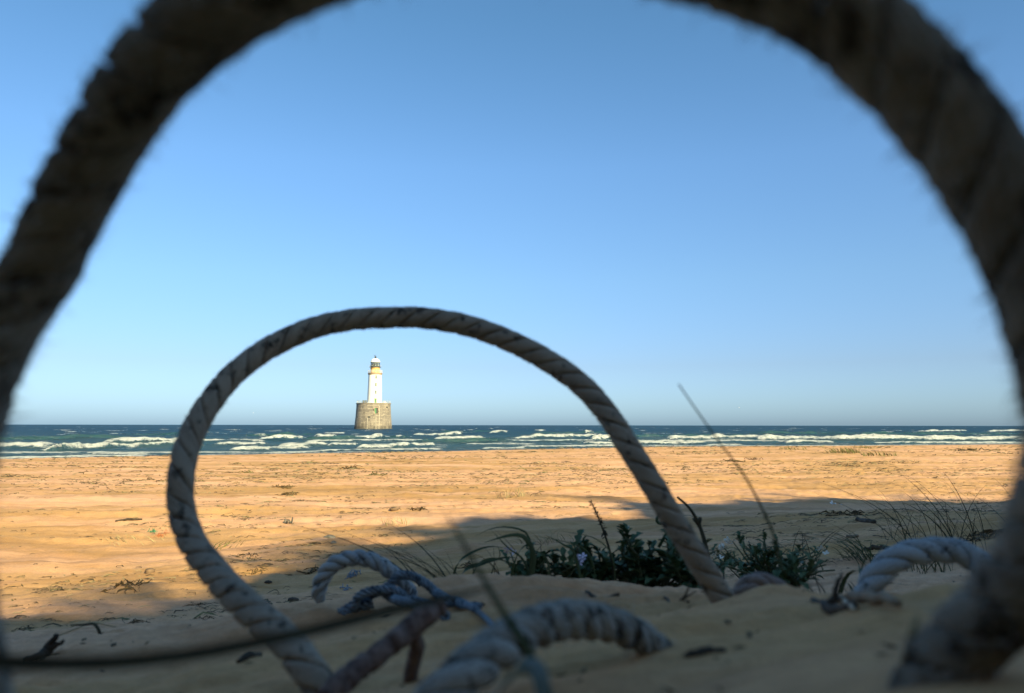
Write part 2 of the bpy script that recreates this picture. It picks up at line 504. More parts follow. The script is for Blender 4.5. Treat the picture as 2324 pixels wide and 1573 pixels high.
def ground(px, py, zf=None, dmin=.25):
    zf = zf or Zs
    d = np.exp(np.linspace(math.log(dmin), math.log(120), 3500))
    r = ray(px, py)
    p = CAMP[None] + r[None] * d[:, None]
    h = p[:, 2] - zf(p[:, 0], p[:, 1])
    k = np.where(h < 0)[0]
    if len(k) == 0: return p[-1]
    i = max(k[0], 1)
    t = h[i - 1] / (h[i - 1] - h[i])
    q = p[i - 1] + (p[i] - p[i - 1]) * t
    return q

# the crest of the dune behind: its outline follows from where its shadow ends on the beach
edge_px = [(-200, 1440), (50, 1418), (330, 1392), (450, 1362), (560, 1318), (650, 1292), (800, 1262), (900, 1236), (1080, 1186), (1250, 1172), (1330, 1168),
           (1420, 1150), (1600, 1140), (1900, 1137), (2300, 1140)]
cr = []
for e in edge_px:
    p = ground(*e, zf=smooth_z, dmin=1.6)
    t = (CREST_Y - p[1]) / SUN_DIR.y
    cr.append((p[0] + t * SUN_DIR.x, p[2] + t * SUN_DIR.z - CAM_H))
cr.sort()
cr = np.array(cr)
cr = np.vstack([[-60, cr[0, 1] + .6], [cr[0, 0] - 8, cr[0, 1] + .3], cr, [cr[-1, 0] + 10, cr[-1, 1] + .4], [120, cr[-1, 1] + 1]])
_crest = (cr[:, 0], cr[:, 1])

def Zs(x, y):
    """sand height with its hummocks, drifts and ripples"""
    x = np.asarray(x, float); y = np.asarray(y, float)
    sh = x.shape
    x = np.atleast_1d(x).ravel(); y = np.atleast_1d(y).ravel()
    z = smooth_z(x, y)
    r = np.hypot(x, y)
    f = sstep(1.7, 4.5, r) * (1 - .75 * sstep(.86, .99, y / np.maximum(shore(x), 1)))
    z = z + f * .050 * fbm(x * .42, y * .62, 3, 5)
    z = z + f * .030 * fbm(x * 1.1, y * 2.3, 3, 9)
    dr = pn(x * 2.1, y * 5.0, 21)                       # short lee drifts with a sharper edge
    z = z + f * .034 * np.maximum(dr, 0) ** .7
    dr2 = pn(x * .9, y * 3.2, 23)
    z = z + f * .040 * np.maximum(dr2 - .05, 0) ** .6
    z = z + f * .014 * fbm(x * 7, y * 10, 2, 33)
    patch = sstep(-.05, .35, pn(x * .5, y * .5, 40))
    ph = (y * 1.0 + x * .28) * 52 + 5.0 * pn(x * 1.3, y * 1.3, 44)
    z = z + f * patch * .0045 * np.sin(ph) * (1 - sstep(7, 16, r))
    nf = sstep(.2, .5, r) * (1 - sstep(2.5, 4, r))
    nf = nf * np.clip(r / 1.0, .5, 1)
    z = z - nf * .010 + nf * (.016 * fbm(x * 4.5, y * 8, 3, 60) + .0060 * fbm(x * 16, y * 26, 3, 70) + .0022 * np.abs(fbm(x * 45, y * 70, 2, 75)))
    z = z + nf * .017 * (.5 - np.abs(2 * pn(x * 3.2 + y * 1.5, y * 9 - x * 2.5, 85)))
    rp = sstep(-.1, .3, pn(x * 2.5, y * 2.5, 81))
    z = z + nf * rp * .0016 * np.sin((y * .8 + x * .5) * 95 + 4 * pn(x * 5, y * 5, 82))
    bk = sstep(-.8, -2, y)
    z = z + bk * .12 * fbm(x * .5, y * .5, 3, 50)
    return z.reshape(sh)

def build_sand():
    a_front = np.linspace(-54, 54, 880)
    a_rest = np.linspace(54, 306, 124)[1:-1]
    ang = np.radians(np.r_[a_front, a_rest])
    rr = np.exp(np.linspace(math.log(.06), math.log(150), 600))
    A, RR = np.meshgrid(ang, rr)
    x, y = RR * np.sin(A), RR * np.cos(A)
    z = Zs(x.ravel(), y.ravel())
    V = np.c_[x.ravel(), y.ravel(), z]
    n, m_ = len(ang), len(rr)
    i = np.arange(m_ - 1)[:, None] * n + np.arange(n)[None]
    j = np.arange(m_ - 1)[:, None] * n + (np.arange(n)[None] + 1) % n
    F = np.stack([i, i + n, j + n, j], -1).reshape(-1, 4)
    V = np.vstack([V, [[0, 0, float(Zs(np.array([0.]), np.array([0.]))[0])]]])
    me = new_mesh('sand', V, F)
    s = shore(V[:, 0])
    q = V[:, 1] - s + .8 * pn(V[:, 0] * .25, V[:, 1] * .25, 90)
    attr(me, 'wet', sstep(-5.0, -1.2, q))
    return tag(obj('sand', me, M['sand']), kind='structure')

build_sand()

# ------------------------------------------------------------------ sea
def sea_pt(px, py):
    d = CAM_H * FPX / (py - 965.0)
    return (px - CX) / FPX * d, d

# breaking crests: left pixel x, base y there, right pixel x, base y there, height in metres
BREAKERS = [(-160, 1016, 110, 1017, .55), (100, 1022, 430, 1010, .72), (240, 1006, 440, 1004, .60), (489, 1010, 606, 1009, .42), (525, 1021, 612, 1020, .40),
            (600, 1018, 700, 1016, .28), (588, 998, 690, 996, .75), (715, 994, 762, 994, .6), (733, 984, 783, 984, .5), (796, 996, 868, 994, .75),
            (632, 1012, 738, 1012, .38), (748, 1012, 808, 1011, .34), (810, 1016, 930, 1013, .50), (932, 1012, 984, 1011, .40),
            (1076, 974, 1130, 973.5, 1.0), (1110, 983.5, 1154, 982.5, .9), (932, 989, 1046, 987, .75), (986, 999, 1102, 997, .6), (1158, 995, 1352, 989, .7),
            (1212, 978.5, 1242, 978, .6), (1328, 983, 1354, 982, .75), (1344, 998, 1392, 996, .85), (1058, 1008, 1214, 1006, .22), (1326, 1007, 1396, 1006, .35),
            (1440, 1006, 1610, 1005, .42), (1518, 996, 1642, 995, .55), (1624, 995, 1736, 994, .62), (1720, 996, 1866, 996, .80), (1598, 1009, 1690, 1009, .22),
            (1788, 1004, 1895, 1004, .36), (1850, 998, 2330, 997, .80), (2320, 998, 2600, 997, .7), (1985, 1005, 2560, 1004, .3), (2078, 979, 2190, 977, .7), (2244, 978, 2420, 977, .8),
            (1936, 971.4, 1960, 971.4, .7), (524, 978, 548, 977, .6), (205, 1029, 330, 1033, .10), (600, 1029, 800, 1022, .16), (796, 1021, 1000, 1019, .16), (1176, 1014, 1420, 1012, .18),
            (-100, 1043, 205, 1039, .15), (176, 1037, 330, 1035, .12), (1095, 1018, 1194, 1016, .18)]
BREAKERS += [(-160, 1030, 600, 1027, .10), (690, 1004, 1180, 1002, .24), (1150, 1003, 1420, 1001, .24), (1380, 1002, 1810, 1000, .28), (425, 1003, 600, 1004, .35), (860, 993, 940, 991, .4), (1350, 1012, 2560, 1009, .10)]
SWELLS = [(-200, 1001, 300, 996, .55), (690, 999, 830, 997, .55), (850, 998, 930, 994, .5), (280, 990, 430, 988, .6), (1380, 992, 1700, 989, .5), (1700, 985, 2350, 984, .7), (1000, 982, 1120, 980, .55),
          (560, 990, 720, 988, .5), (1200, 984, 1420, 982, .5), (950, 1004, 1150, 1003, .3), (1420, 1000, 1720, 1000, .3)]

def build_sea():
    ang = np.radians(np.linspace(-58, 58, 620))
    rr = np.r_[np.exp(np.linspace(math.log(26), math.log(330), 520)), np.exp(np.linspace(math.log(334), math.log(14000), 110))]
    # rows run along lines of constant y so that crests stay crisp
    TA, Y = np.meshgrid(np.tan(np.linspace(-.98, .98, 640)), rr)
    x, y = (TA * Y).ravel(), Y.ravel()
    q = y - shore(x)
    amp = sstep(0, 26, q)
    z = np.zeros_like(x)
    r2 = np.random.default_rng(5)
    far = 1 - .6 * sstep(400, 1500, y)
    for wl_, a in ((31, .20), (19, .15), (11, .10), (7, .065), (4.3, .04), (2.7, .024)):
        for k in range(2):
            th = r2.normal(0, .42) + .12
            kx, ky = math.sin(th) * 2 * math.pi / wl_, math.cos(th) * 2 * math.pi / wl_
            md = .55 + 1.3 * pn(x / wl_ / 2.6, y / wl_ / 1.8, int(wl_) + k)
            s = np.sin(kx * x + ky * y + r2.uniform(0, 6.28) + 1.2 * pn(x / wl_ / 1.5, y / wl_ / 1.5, 7 + k))
            vis = sstep(wl_ * .9, wl_ * 2.2, wl_ * 4 - 0 * y) * (1 - sstep(wl_ * 55, wl_ * 110, y))
            z += a * .8 * md * ((1 - np.abs(s)) * 1.5 - .6) * vis
    ripple = z.copy()
    z *= (.12 + .88 * amp) * far
    foam = np.zeros_like(x); teal = .25 * (1 - sstep(20, 120, q)) + .18 * (1 - sstep(60, 260, q))
    # open-water white horses
    cap = fbm(x * .11, y * .16, 3, 101) + .35 * ripple / .3
    foam = np.maximum(foam, .8 * sstep(.40, .62, cap) * sstep(60, 150, y) * (1 - .5 * sstep(600, 2500, y)))
    # long loose foam streaks inshore
    st = fbm(x * .10 + .6 * pn(x * .3, y * .3, 3), y * .42, 3, 120)
    foam = np.maximum(foam, .62 * sstep(.05, .45, st) * (1 - sstep(25, 60, q)) * sstep(0, 4, q))
    for lst, brk in ((SWELLS, False), (BREAKERS, True)):
        for bi, (xa, ya, xb, yb, h) in enumerate(lst):
            ax, ay = sea_pt(xa, ya); bx, by = sea_pt(xb, yb)
            L = bx - ax
            s = (x - ax) / L
            sel = (s > -.25) & (s < 1.25) & (np.abs(y - (ay + (by - ay) * np.clip(s, 0, 1))) < 14)
            if not sel.any(): continue
            xs, ys, ss = x[sel], y[sel], s[sel]
            base = ay + (by - ay) * ss + (1.6 * pn(xs * .13, xs * 0 + bi * 3.7, 31) + .5 * pn(xs * .5, xs * 0 + bi * 1.7, 37)) * min(1, ay / 80)
            t = ys - base
            env = sstep(-.12, .12, ss) * (1 - sstep(.88, 1.12, ss))
            env = env * (.80 + .42 * pn(xs * .16, xs * 0 + bi, 53) + .30 * pn(xs * .8, xs * 0 + bi, 54))
            env = np.clip(env, 0, 1.3)
            fw = .35 + h * .9                                 # face width
            bw = 1.1 + 2.6 * h                                # back width
            tc = t - fw
            prof = np.where(tc < 0, np.exp(-(tc / (fw * .62)) ** 2), np.exp(-(tc / bw) ** 2))
            lump = .16 * fbm(xs * 1.5, ys * 1.5, 3, 66) if brk else 0
            h = h * (.86 if brk else 1)
            z[sel] += h * env * prof * (1 + (lump if brk else 0) * 1.6)
            if brk:
                # torn upper edge of white water
                z[sel] += env * prof * h * .25 * np.maximum(fbm(xs * 1.3, ys * .9, 3, 77), 0)
                edge = sstep(.18, .55, env)
                ff = edge * sstep(-fw * 1.05, -fw * .55, tc + fw * .1 * pn(xs * .8, ys * .8, 9)) * (1 - sstep(bw * .1, bw * 1.1, tc))
                foam[sel] = np.maximum(foam[sel], ff)
                tr = edge * (1 - sstep(bw, bw * 3.2, tc)) * (tc > 0) * .60
                foam[sel] = np.maximum(foam[sel], tr)
            else:
                teal[sel] = np.maximum(teal[sel], .85 * env * np.exp(-((tc + fw * .3) / (fw * 1.3)) ** 2))
            teal[sel] = np.maximum(teal[sel], .6 * env * prof * (.5 if brk else 1))
    # swash line on the sand and surf round the lighthouse rock
    sw = sstep(.6, 1.6, q + .9 * pn(x * .12, x * 0, 15)) * (1 - sstep(2.0, 4.2, q + .9 * pn(x * .12, x * 0, 15) + 1.0 * pn(x * .6, y * .6, 18)))
    foam = np.maximum(foam, .75 * sw * sstep(-.25, .1, pn(x * .07, x * 0, 19)))
    lx, ly = LH_X, LH_Y
    rad = np.hypot(x - lx, y - ly)
    foam = np.maximum(foam, .8 * (1 - sstep(9.2, 11.5, rad + 1.6 * pn(x * .4, y * .4, 23))))
    z = z - .02
    V = np.c_[x, y, z]
    n, m_ = TA.shape[1], TA.shape[0]
    i = np.arange(m_ - 1)[:, None] * n + np.arange(n - 1)[None]
    F = np.stack([i, i + 1, i + n + 1, i + n], -1).reshape(-1, 4)
    keep = (V[F, 1].max(1) - shore(V[F, 0].mean(1))) > -8
    used = np.unique(F[keep]); mp = np.full(len(V), -1); mp[used] = np.arange(len(used))
    me = new_mesh('sea', V[used], mp[F[keep]])
    attr(me, 'foam', foam[used]); attr(me, 'teal', np.clip(teal[used], 0, 1))
    return tag(obj('sea', me, M['sea']), kind='structure')

LH_Y = 352.0
LH_X = (849 - CX) / FPX * LH_Y
build_sea()

# ------------------------------------------------------------------ lighthouse
def build_lighthouse():
    root = thing('lighthouse', (LH_X, LH_Y, 0), 'white lighthouse on a round granite base standing out in the sea', 'lighthouse')
    root.rotation_euler.z = math.atan2(-LH_X, LH_Y)
    HB = 11.86
    rb = lambda z: 8.0 + .9 * max(0, 1 - z / HB) ** 1.5
    # base: core, then coursed granite blocks standing proud of the joints
    b = MB(); b.lathe([(rb(z) - .22, z) for z in np.linspace(-3, HB, 16)] + [(0.01, HB)], 72)
    base = obj('base', b.mesh('base'), M['joint'], root)
    rows, tint = 18, []
    blk = MB(); hr = HB / rows
    rb2 = random.Random(4)
    front = -math.pi / 2
    for k in range(-2, rows):
        nb = 44
        off = rb2.random()
        for i in range(nb):
            a0 = 2 * math.pi * (i + off) / nb; a1 = a0 + 2 * math.pi / nb * .955
            z0, z1 = k * hr, (k + 1) * hr - .13
            am = ((a0 + a1) / 2 - front + math.pi) % (2 * math.pi) - math.pi
            zc = (z0 + z1) / 2
            xm = math.sin(am) * rb(zc)
            if abs(am) < 1.2:
                if .35 < xm < 2.15 and 7.1 < zc < 9.75: continue
                if abs(xm + 2.0) < .45 and 5.0 < zc < 5.8: continue
                if abs(xm - 4.35) < .4 and 5.0 < zc < 5.8: continue
                if abs(xm + 4.7) < .4 and 9.7 < zc < 10.4: continue
                if abs(xm - 6.2) < .4 and 9.7 < zc < 10.4: continue
            pr = rb2.uniform(-.03, .05)
            V = []
            for z in (z0, z1):
                for r_ in (rb(z) - .3, rb(z) + pr):
                    for a in (a0, a1): V.append((r_ * math.cos(a), r_ * math.sin(a), z))
            blk.add(V, [(2, 3, 7, 6), (0, 2, 6, 4), (1, 5, 7, 3), (4, 6, 7, 5), (0, 1, 3, 2)])
            tint += [rb2.random()] * 8
    me = blk.mesh('granite_blocks', False); attr(me, 'tint', tint)
    tag(obj('granite_block_courses', me, M['granite'], base), kind='stuff')
    b = MB(); b.lathe([(8.0, HB - .02), (8.22, HB + .0), (8.24, HB + .3), (7.7, HB + .32), (0.01, HB + .3)], 72)
    me = b.mesh('coping', False); attr(me, 'tint', [.8] * len(b.v)); obj('coping', me, M['granite'], base)
    # doorway in the base
    rr = rb(8.4)
    b = MB(); b.box((1.25, -rr + .12, 8.4), (1.75, .08, 2.7)); dr = obj('doorway', b.mesh('doorway', False), M['dark_metal'], base)
    b = MB(); b.box((.87, -rr + .04, 8.38), (.78, .08, 2.5)); obj('door', b.mesh('door', False), M['green_paint'], base)
    b = MB()
    for x, w, z, h in ((.36, .16, 8.4, 2.9), (2.14, .16, 8.4, 2.9)): b.box((x, -rr - .02, z), (w, .3, h))
    b.box((1.25, -rr - .02, 9.9), (1.95, .3, .18)); b.box((1.25, -rr - .03, 7.0), (1.95, .34, .14))
    obj('door_frame', b.mesh('door_frame', False), M['brown'], base)
    for x, z in ((-2.0, 5.45), (4.35, 5.45), (-4.7, 10.05), (6.2, 10.05)):
        y = -math.sqrt(rb(z) ** 2 - x * x) + .14
        b = MB(); b.box((x, y, z), (.62, .1, .8)); obj('wall_slot', b.mesh('slot', False), M['dark_metal'], base)
    # ladder and pipes
    b = MB()
    for x in (.95, 1.45): b.tube([(x, -rb(z) - .16, z) for z in np.linspace(-1, 7, 9)], .05, 5)
    for z in np.arange(0, 7, .35): b.tube([(.95, -rb(z) - .16, z), (1.45, -rb(z) - .16, z)], .03, 4)
    obj('ladder', b.mesh('ladder', False), M['pipe'], root)
    for x, z1 in ((-2.75, 5.2), (2.65, 10.8)):
        b = MB(); b.tube([(x, -math.sqrt(rb(z) ** 2 - x * x) - .12, z) for z in np.linspace(-1, z1, 12)], .09, 6)
        obj('pipe', b.mesh('pipe'), M['pipe'], root)
    # railing round the base top
    b = MB()
    for i in range(40):
        a = 2 * math.pi * i / 40; b.tube([(7.75 * math.cos(a), 7.75 * math.sin(a), HB + .25), (7.75 * math.cos(a), 7.75 * math.sin(a), HB + 1.45)], .035, 4)
    for z in (HB + .8, HB + 1.42): b.tube([(7.75 * math.cos(2 * math.pi * i / 60), 7.75 * math.sin(2 * math.pi * i / 60), z) for i in range(61)], .03, 4)
    obj('railing', b.mesh('railing', False), M['grey_metal'], root)
    for x in (-4.65, -3.62):
        b = MB(); b.box((x, -4.6, HB + .3 + .55), (.86, .5, 1.05)); b.box((x, -4.6, HB + .34), (.95, .6, .1)); b.box((x, -4.6, HB + 1.43), (.92, .56, .07))
        obj('equipment_box', b.mesh('box', False), M['dark_metal'], root)
    b = MB(); b.lathe([(.7, 0), (.75, .3), (.6, .55), (.2, .7), (.01, .72)], 16, (5.1, -4.2, HB + .3)); obj('hatch_cover', b.mesh('hatch'), M['white'], root)
    # tower
    TX = .4
    rt = lambda z: 3.48 - (z - HB) * (.36 / 13.8)
    zt = 25.65
    b = MB(); b.lathe([(3.62, HB + .3), (3.60, HB + .75), (rt(HB + .8), HB + .85)] + [(rt(z), z) for z in np.linspace(HB + 1, zt, 12)], 64, (TX, 0, 0))
    tower = obj('tower', b.mesh('tower'), M['white'], root)
    b = MB(); b.lathe([(3.125, zt - .1), (3.16, zt + .02), (3.3, zt + .2), (3.3, zt + .45), (3.44, zt + .6), (3.46, zt + .85), (2.0, zt + .86)], 64, (TX, 0, 0))
    obj('cornice', b.mesh('cornice', False), M['brown'], tower)
    zp = zt + .86
    b = MB()
    for i in range(28):
        a = 2 * math.pi * i / 28; b.tube([(TX + 3.32 * math.cos(a), 3.32 * math.sin(a), zp - .05), (TX + 3.32 * math.cos(a), 3.32 * math.sin(a), zp + 1.3)], .04, 4)
    for z in (zp + .45, zp + .88, zp + 1.3): b.tube([(TX + 3.32 * math.cos(2 * math.pi * i / 48), 3.32 * math.sin(2 * math.pi * i / 48), z) for i in range(49)], .045, 4)
    obj('gallery_railing', b.mesh('gallery_railing', False), M['white'], tower)
    for zc in (24.5, 20.85, 17.3):
        x = .48; y = -math.sqrt(rt(zc) ** 2 - x * x)
        b = MB()
        for dx in (-.42, .42): b.box((TX + x + dx, y - .0, zc), (.12, .22, 1.6))
        for dz in (-.8, 0, .8): b.box((TX + x, y - .0, zc + dz), (.75, .2, .1))
        b.box((TX + x, y - .06, zc - .88), (1.0, .3, .08))
        w = obj('window', b.mesh('window', False), M['shutter'], tower)
        for s in (-1, 1):
            b = MB(); b.box((TX + x, y - .02, zc + s * .4), (.74, .05, .68)); obj('pane', b.mesh('pane', False), M['pane'], w)
    x = .48; y = -math.sqrt(rt(13) ** 2 - x * x)
    b = MB(); b.box((TX + x, y - .12, 13.2), (.95, .14, 2.1)); d = obj('door', b.mesh('tdoor', False), M['green_paint'], tower)
    b = MB()
    for dx in (-.56, .56): b.box((TX + x + dx, y - .12, 13.25), (.15, .24, 2.3))
    b.box((TX + x, y - .12, 14.38), (1.27, .24, .14)); obj('door_frame', b.mesh('tdoorframe', False), M['shutter'], d)
    # lantern
    zl = zp
    b = MB(); b.lathe([(2.26, zl), (2.24, 29.3), (2.3, 29.36)], 48, (TX, 0, 0)); obj('lantern_base', b.mesh('murette'), M['ochre'], root)
    b = MB(); b.lathe([(2.2, 29.30), (2.85, 29.32), (2.87, 29.44), (2.2, 29.46)], 48, (TX, 0, 0))
    gal = obj('gallery', b.mesh('gallery', False), M['dark_metal'], root)
    b = MB()
    for i in range(20):
        a = 2 * math.pi * i / 20; b.tube([(TX + 2.8 * math.cos(a), 2.8 * math.sin(a), 29.4), (TX + 2.8 * math.cos(a), 2.8 * math.sin(a), 30.3)], .022, 4)
    b.tube([(TX + 2.8 * math.cos(2 * math.pi * i / 40), 2.8 * math.sin(2 * math.pi * i / 40), 30.3) for i in range(41)], .02, 4)
    obj('handrail', b.mesh('handrail', False), M['grey_metal'], gal)
    lan = thing('lantern', (0, 0, 0), None, None)
    lan.parent = root
    b = MB(); b.lathe([(2.12, 29.4), (2.12, 31.7)], 32, (TX, 0, 0)); obj('glazing', b.mesh('glazing'), M['glass'], lan)
    b = MB()
    for i in range(16):
        for s in (-1, 1):
            P_ = [(TX + 2.16 * math.cos(2 * math.pi * (i + s * t) / 16), 2.16 * math.sin(2 * math.pi * (i + s * t) / 16), 29.4 + 2.3 * t) for t in (0, .5, 1)]
            b.tube(P_, .055, 4)
    for z in (29.45, 30.55, 31.68): b.tube([(TX + 2.16 * math.cos(2 * math.pi * i / 32), 2.16 * math.sin(2 * math.pi * i / 32), z) for i in range(33)], .07, 4)
    obj('astragal', b.mesh('astragal', False), M['dark_metal'], lan)
    b = MB(); b.lathe([(.3, 29.4), (.6, 29.7), (.95, 30.1), (1.1, 30.6), (.95, 31.1), (.5, 31.5), (.01, 31.6)], 20, (TX, 0, 0)); obj('optic', b.mesh('optic'), M['pane'], lan)
    b = MB(); b.lathe([(.9, 29.4), (1.3, 29.5), (1.3, 31.4), (.9, 31.5)], 10, (TX, .5, 0)); obj('blanking_screen', b.mesh('screen', False), M['dark_metal'], lan)
    b = MB(); b.lathe([(2.28, 31.62), (2.34, 31.72), (2.3, 31.85)] + [(2.18 * math.cos(t), 31.85 + 1.72 * math.sin(t)) for t in np.linspace(0.02, 1.4, 9)], 40, (TX, 0, 0))
    roof = obj('roof', b.mesh('dome'), M['white'], root)
    b = MB(); b.lathe([(.3, 33.4), (.26, 33.7), (.42, 33.85), (.5, 34.15), (.42, 34.45), (.2, 34.62), (.01, 34.66)], 16, (TX, 0, 0)); obj('vent', b.mesh('vent'), M['dark_metal'], roof)
    b = MB(); b.tube([(TX, 0, 34.6), (TX, 0, 35.3)], .05, 5); b.tube([(TX - .7, 0, 34.95), (TX + .3, 0, 34.95)], .045, 4); b.box((TX - .62, 0, 34.97), (.35, .04, .3)); b.box((TX + .3, 0, 34.95), (.12, .04, .18))
    obj('weather_vane', b.mesh('vane', False), M['dark_metal'], roof)

build_lighthouse()

# ------------------------------------------------------------------ ropes
def rope(name, label, ctrl, rad, material, lay=6.8, cat='rope', nstr=3, fuzz=0, fuzz_len=.006, group=None, groove=.2, taper=None, hand=1, n=None, jit=.04, seed=0, puff=True):
    """a laid rope: strands wound about the path, each its own part"""
    C = [P(*c) if abs(c[1]) > 20 or abs(c[0]) > 20 else np.array(c) for c in ctrl]
    length = sum(np.linalg.norm(np.array(C[i + 1]) - C[i]) for i in range(len(C) - 1))
    N = n or int(max(60, length / (rad * .16)))
    Q, s = spline(C, N)
    mid = Q[N // 2].copy()
    lo = Q[np.argmin(Q[:, 2])]
    root = thing(name, (float(lo[0]), float(lo[1]), float(lo[2])), label, cat, group)
    T = np.gradient(Q, axis=0); T /= np.linalg.norm(T, axis=1)[:, None]
    Nn = np.zeros_like(T)
    u = np.cross(T[0], [0.3, .2, 1.0]); u /= np.linalg.norm(u)
    for i in range(N):
        u = u - T[i] * (u @ T[i]); u /= np.linalg.norm(u); Nn[i] = u
    B = np.cross(T, Nn)
    Lay = lay * rad
    half = math.pi / nstr
    th = np.linspace(-half * .985, half * .985, 11) if puff else half * np.array([-.985, -.93, -.84, -.7, -.4, 0, .4, .7, .84, .93, .985])
    prof = (1 - groove) + groove * np.cos(th / half * math.pi / 2) ** .75 if puff else 1 - .045 * (th / half) ** 2 - groove * np.exp(-((half - np.abs(th)) / (.12 * half)) ** 2)
    rin = .28
    ths = np.r_[th, half * .6, -half * .6]; prs = np.r_[prof, rin, rin]
    K = len(ths)
    tp = np.ones(N) if taper is None else np.interp(np.linspace(0, 1, N), *taper)
    loc = np.array(root.location)
    surf = []
    for k in range(nstr):
        A = hand * 2 * math.pi * s[:, None] / Lay + 2 * math.pi * k / nstr + ths[None] + .10 * pn(s * 20, s * 0 + k, seed)[:, None]
        wob = 1 + .05 * pn(s / rad * .12, s * 0 + k * 5.1, seed + 3)[:, None]
        Rr = rad * tp[:, None] * prs[None] * wob * (1 + jit * fbm(s[:, None] / rad * 1.2 + 0 * A, ths[None] * 3 + k * 7 + 0 * A, 3, seed + 5) * (prs[None] > .4))
        X = Q[:, None] + Nn[:, None] * (np.cos(A) * Rr)[..., None] + B[:, None] * (np.sin(A) * Rr)[..., None]
        V = X.reshape(-1, 3) - loc
        i = np.arange(N - 1)[:, None] * K + np.arange(K)[None]
        j = np.arange(N - 1)[:, None] * K + (np.arange(K)[None] + 1) % K
        F = np.stack([i, j, j + K, i + K], -1).reshape(-1, 4)
        Fl = F.tolist() + [list(range(K))[::-1], [(N - 1) * K + q for q in range(K)]]
        me = new_mesh('strand', V, Fl)
        rc = np.stack([np.repeat(s, K), np.tile(ths * rad, N), np.full(N * K, k * .37)], 1)
        attr(me, 'rope_coord', rc, 'FLOAT_VECTOR')
        obj('strand', me, material, root)
        surf.append(X[:, 1:10].reshape(-1, 3))
        Cc = np.repeat(Q, 9, axis=0)
        if k == 0: cent = []
        cent.append(Cc)
    if fuzz:
        S = np.vstack(surf); Ce = np.vstack(cent)
        r = np.random.default_rng(seed + 9)
        mb = MB()
        for idx in r.integers(0, len(S), fuzz):
            p = S[idx]; o = p - Ce[idx]; o = o / (np.linalg.norm(o) + 1e-9)
            d = o * r.uniform(.3, 1) + r.normal(0, .6, 3); d /= np.linalg.norm(d)
            L = fuzz_len * r.uniform(.35, 1.3)
            bend = r.normal(0, .5, 3) * L
            p1 = p + d * L * .5 + bend * .2; p2 = p + d * L + bend * .6
            w = r.normal(0, 1, 3); w -= d * (w @ d); w /= np.linalg.norm(w); w *= rad * .015
            o0 = p - o * rad * .05
            mb.add(np.array([o0 - w, o0 + w, p1 + w * .8, p1 - w * .8, p2]) - loc, [(0, 1, 2, 3), (3, 2, 4)])
        tag(obj('loose_fibre', mb.mesh('fibres', False), M['fibre'], root), kind='stuff')
    return root

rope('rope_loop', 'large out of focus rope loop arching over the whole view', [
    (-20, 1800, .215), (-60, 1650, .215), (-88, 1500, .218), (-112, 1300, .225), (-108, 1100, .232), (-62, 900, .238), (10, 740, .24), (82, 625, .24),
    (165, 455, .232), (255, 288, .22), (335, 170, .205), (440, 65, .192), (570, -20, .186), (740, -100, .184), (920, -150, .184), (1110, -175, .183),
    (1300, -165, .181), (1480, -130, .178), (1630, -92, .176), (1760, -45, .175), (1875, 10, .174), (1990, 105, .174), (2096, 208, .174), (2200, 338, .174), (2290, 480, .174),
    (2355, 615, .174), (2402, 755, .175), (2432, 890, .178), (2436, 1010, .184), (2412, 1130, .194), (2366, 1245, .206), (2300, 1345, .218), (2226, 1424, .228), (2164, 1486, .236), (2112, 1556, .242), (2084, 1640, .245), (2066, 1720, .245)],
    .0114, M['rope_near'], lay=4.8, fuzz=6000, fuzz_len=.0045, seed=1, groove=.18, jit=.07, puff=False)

rope('rope_loop', 'grey laid rope looping up out of the sand round the lighthouse', [
    (775, 1630, .50), (735, 1570, .505), (700, 1520, .51), (645, 1450, .53), (562, 1378, .56), (488, 1300, .60), (436, 1228, .63), (412, 1155, .65), (411, 1080, .66), (430, 1000, .68),
    (466, 930, .70), (522, 858, .725), (602, 795, .75), (700, 748, .77), (790, 727, .785), (870, 721, .79), (960, 722, .79), (1060, 739, .785), (1150, 771, .775), (1240, 817, .765),
    (1320, 874, .75), (1382, 945, .735), (1432, 1022, .72), (1482, 1102, .71), (1532, 1187, .705), (1582, 1267, .70), (1625, 1335, .70), (1650, 1380, .70), (1670, 1430, .70)],
    .0118, M['rope'], lay=5.8, fuzz=5200, fuzz_len=.0032, seed=2, groove=.24, hand=-1, jit=.05, puff=False)

rope('rope_length', 'thick pale rope arching low over the sand below the lighthouse', [
    (930, 1690, .32), (970, 1622, .325), (1040, 1548, .335), (1110, 1486, .355), (1190, 1434, .385), (1275, 1408, .42), (1350, 1410, .45), (1415, 1428, .47), (1470, 1458, .48), (1515, 1500, .485), (1550, 1560, .485)],
    .0114, M['rope_dirty'], lay=5.0, fuzz=1100, fuzz_len=.007, seed=3, groove=.24, taper=([0, .75, .9, 1], [1, 1, .9, .7]))

rope('rope_length', 'bluish white twisted rope arching beside the fuzzy rope at the frame edge', [
    (1950, 1400, .70), (1966, 1352, .70), (1992, 1304, .70), (2040, 1266, .70), (2100, 1250, .705), (2160, 1250, .705), (2210, 1268, .70), (2238, 1302, .69), (2246, 1345, .685), (2250, 1400, .68)],
    .0126, M['rope_blue'], lay=5.2, fuzz=500, fuzz_len=.003, seed=4, groove=.24)

rope('rope_end', 'short sand caked rope stub beside the foot of the grey loop', [
    (1662, 1385, .74), (1678, 1350, .74), (1700, 1326, .74), (1728, 1320, .745), (1756, 1330, .75), (1778, 1348, .755), (1800, 1375, .76)],
    .0095, M['rope_pink'], lay=5.5, fuzz=250, fuzz_len=.003, seed=5, groove=.3, jit=.12)

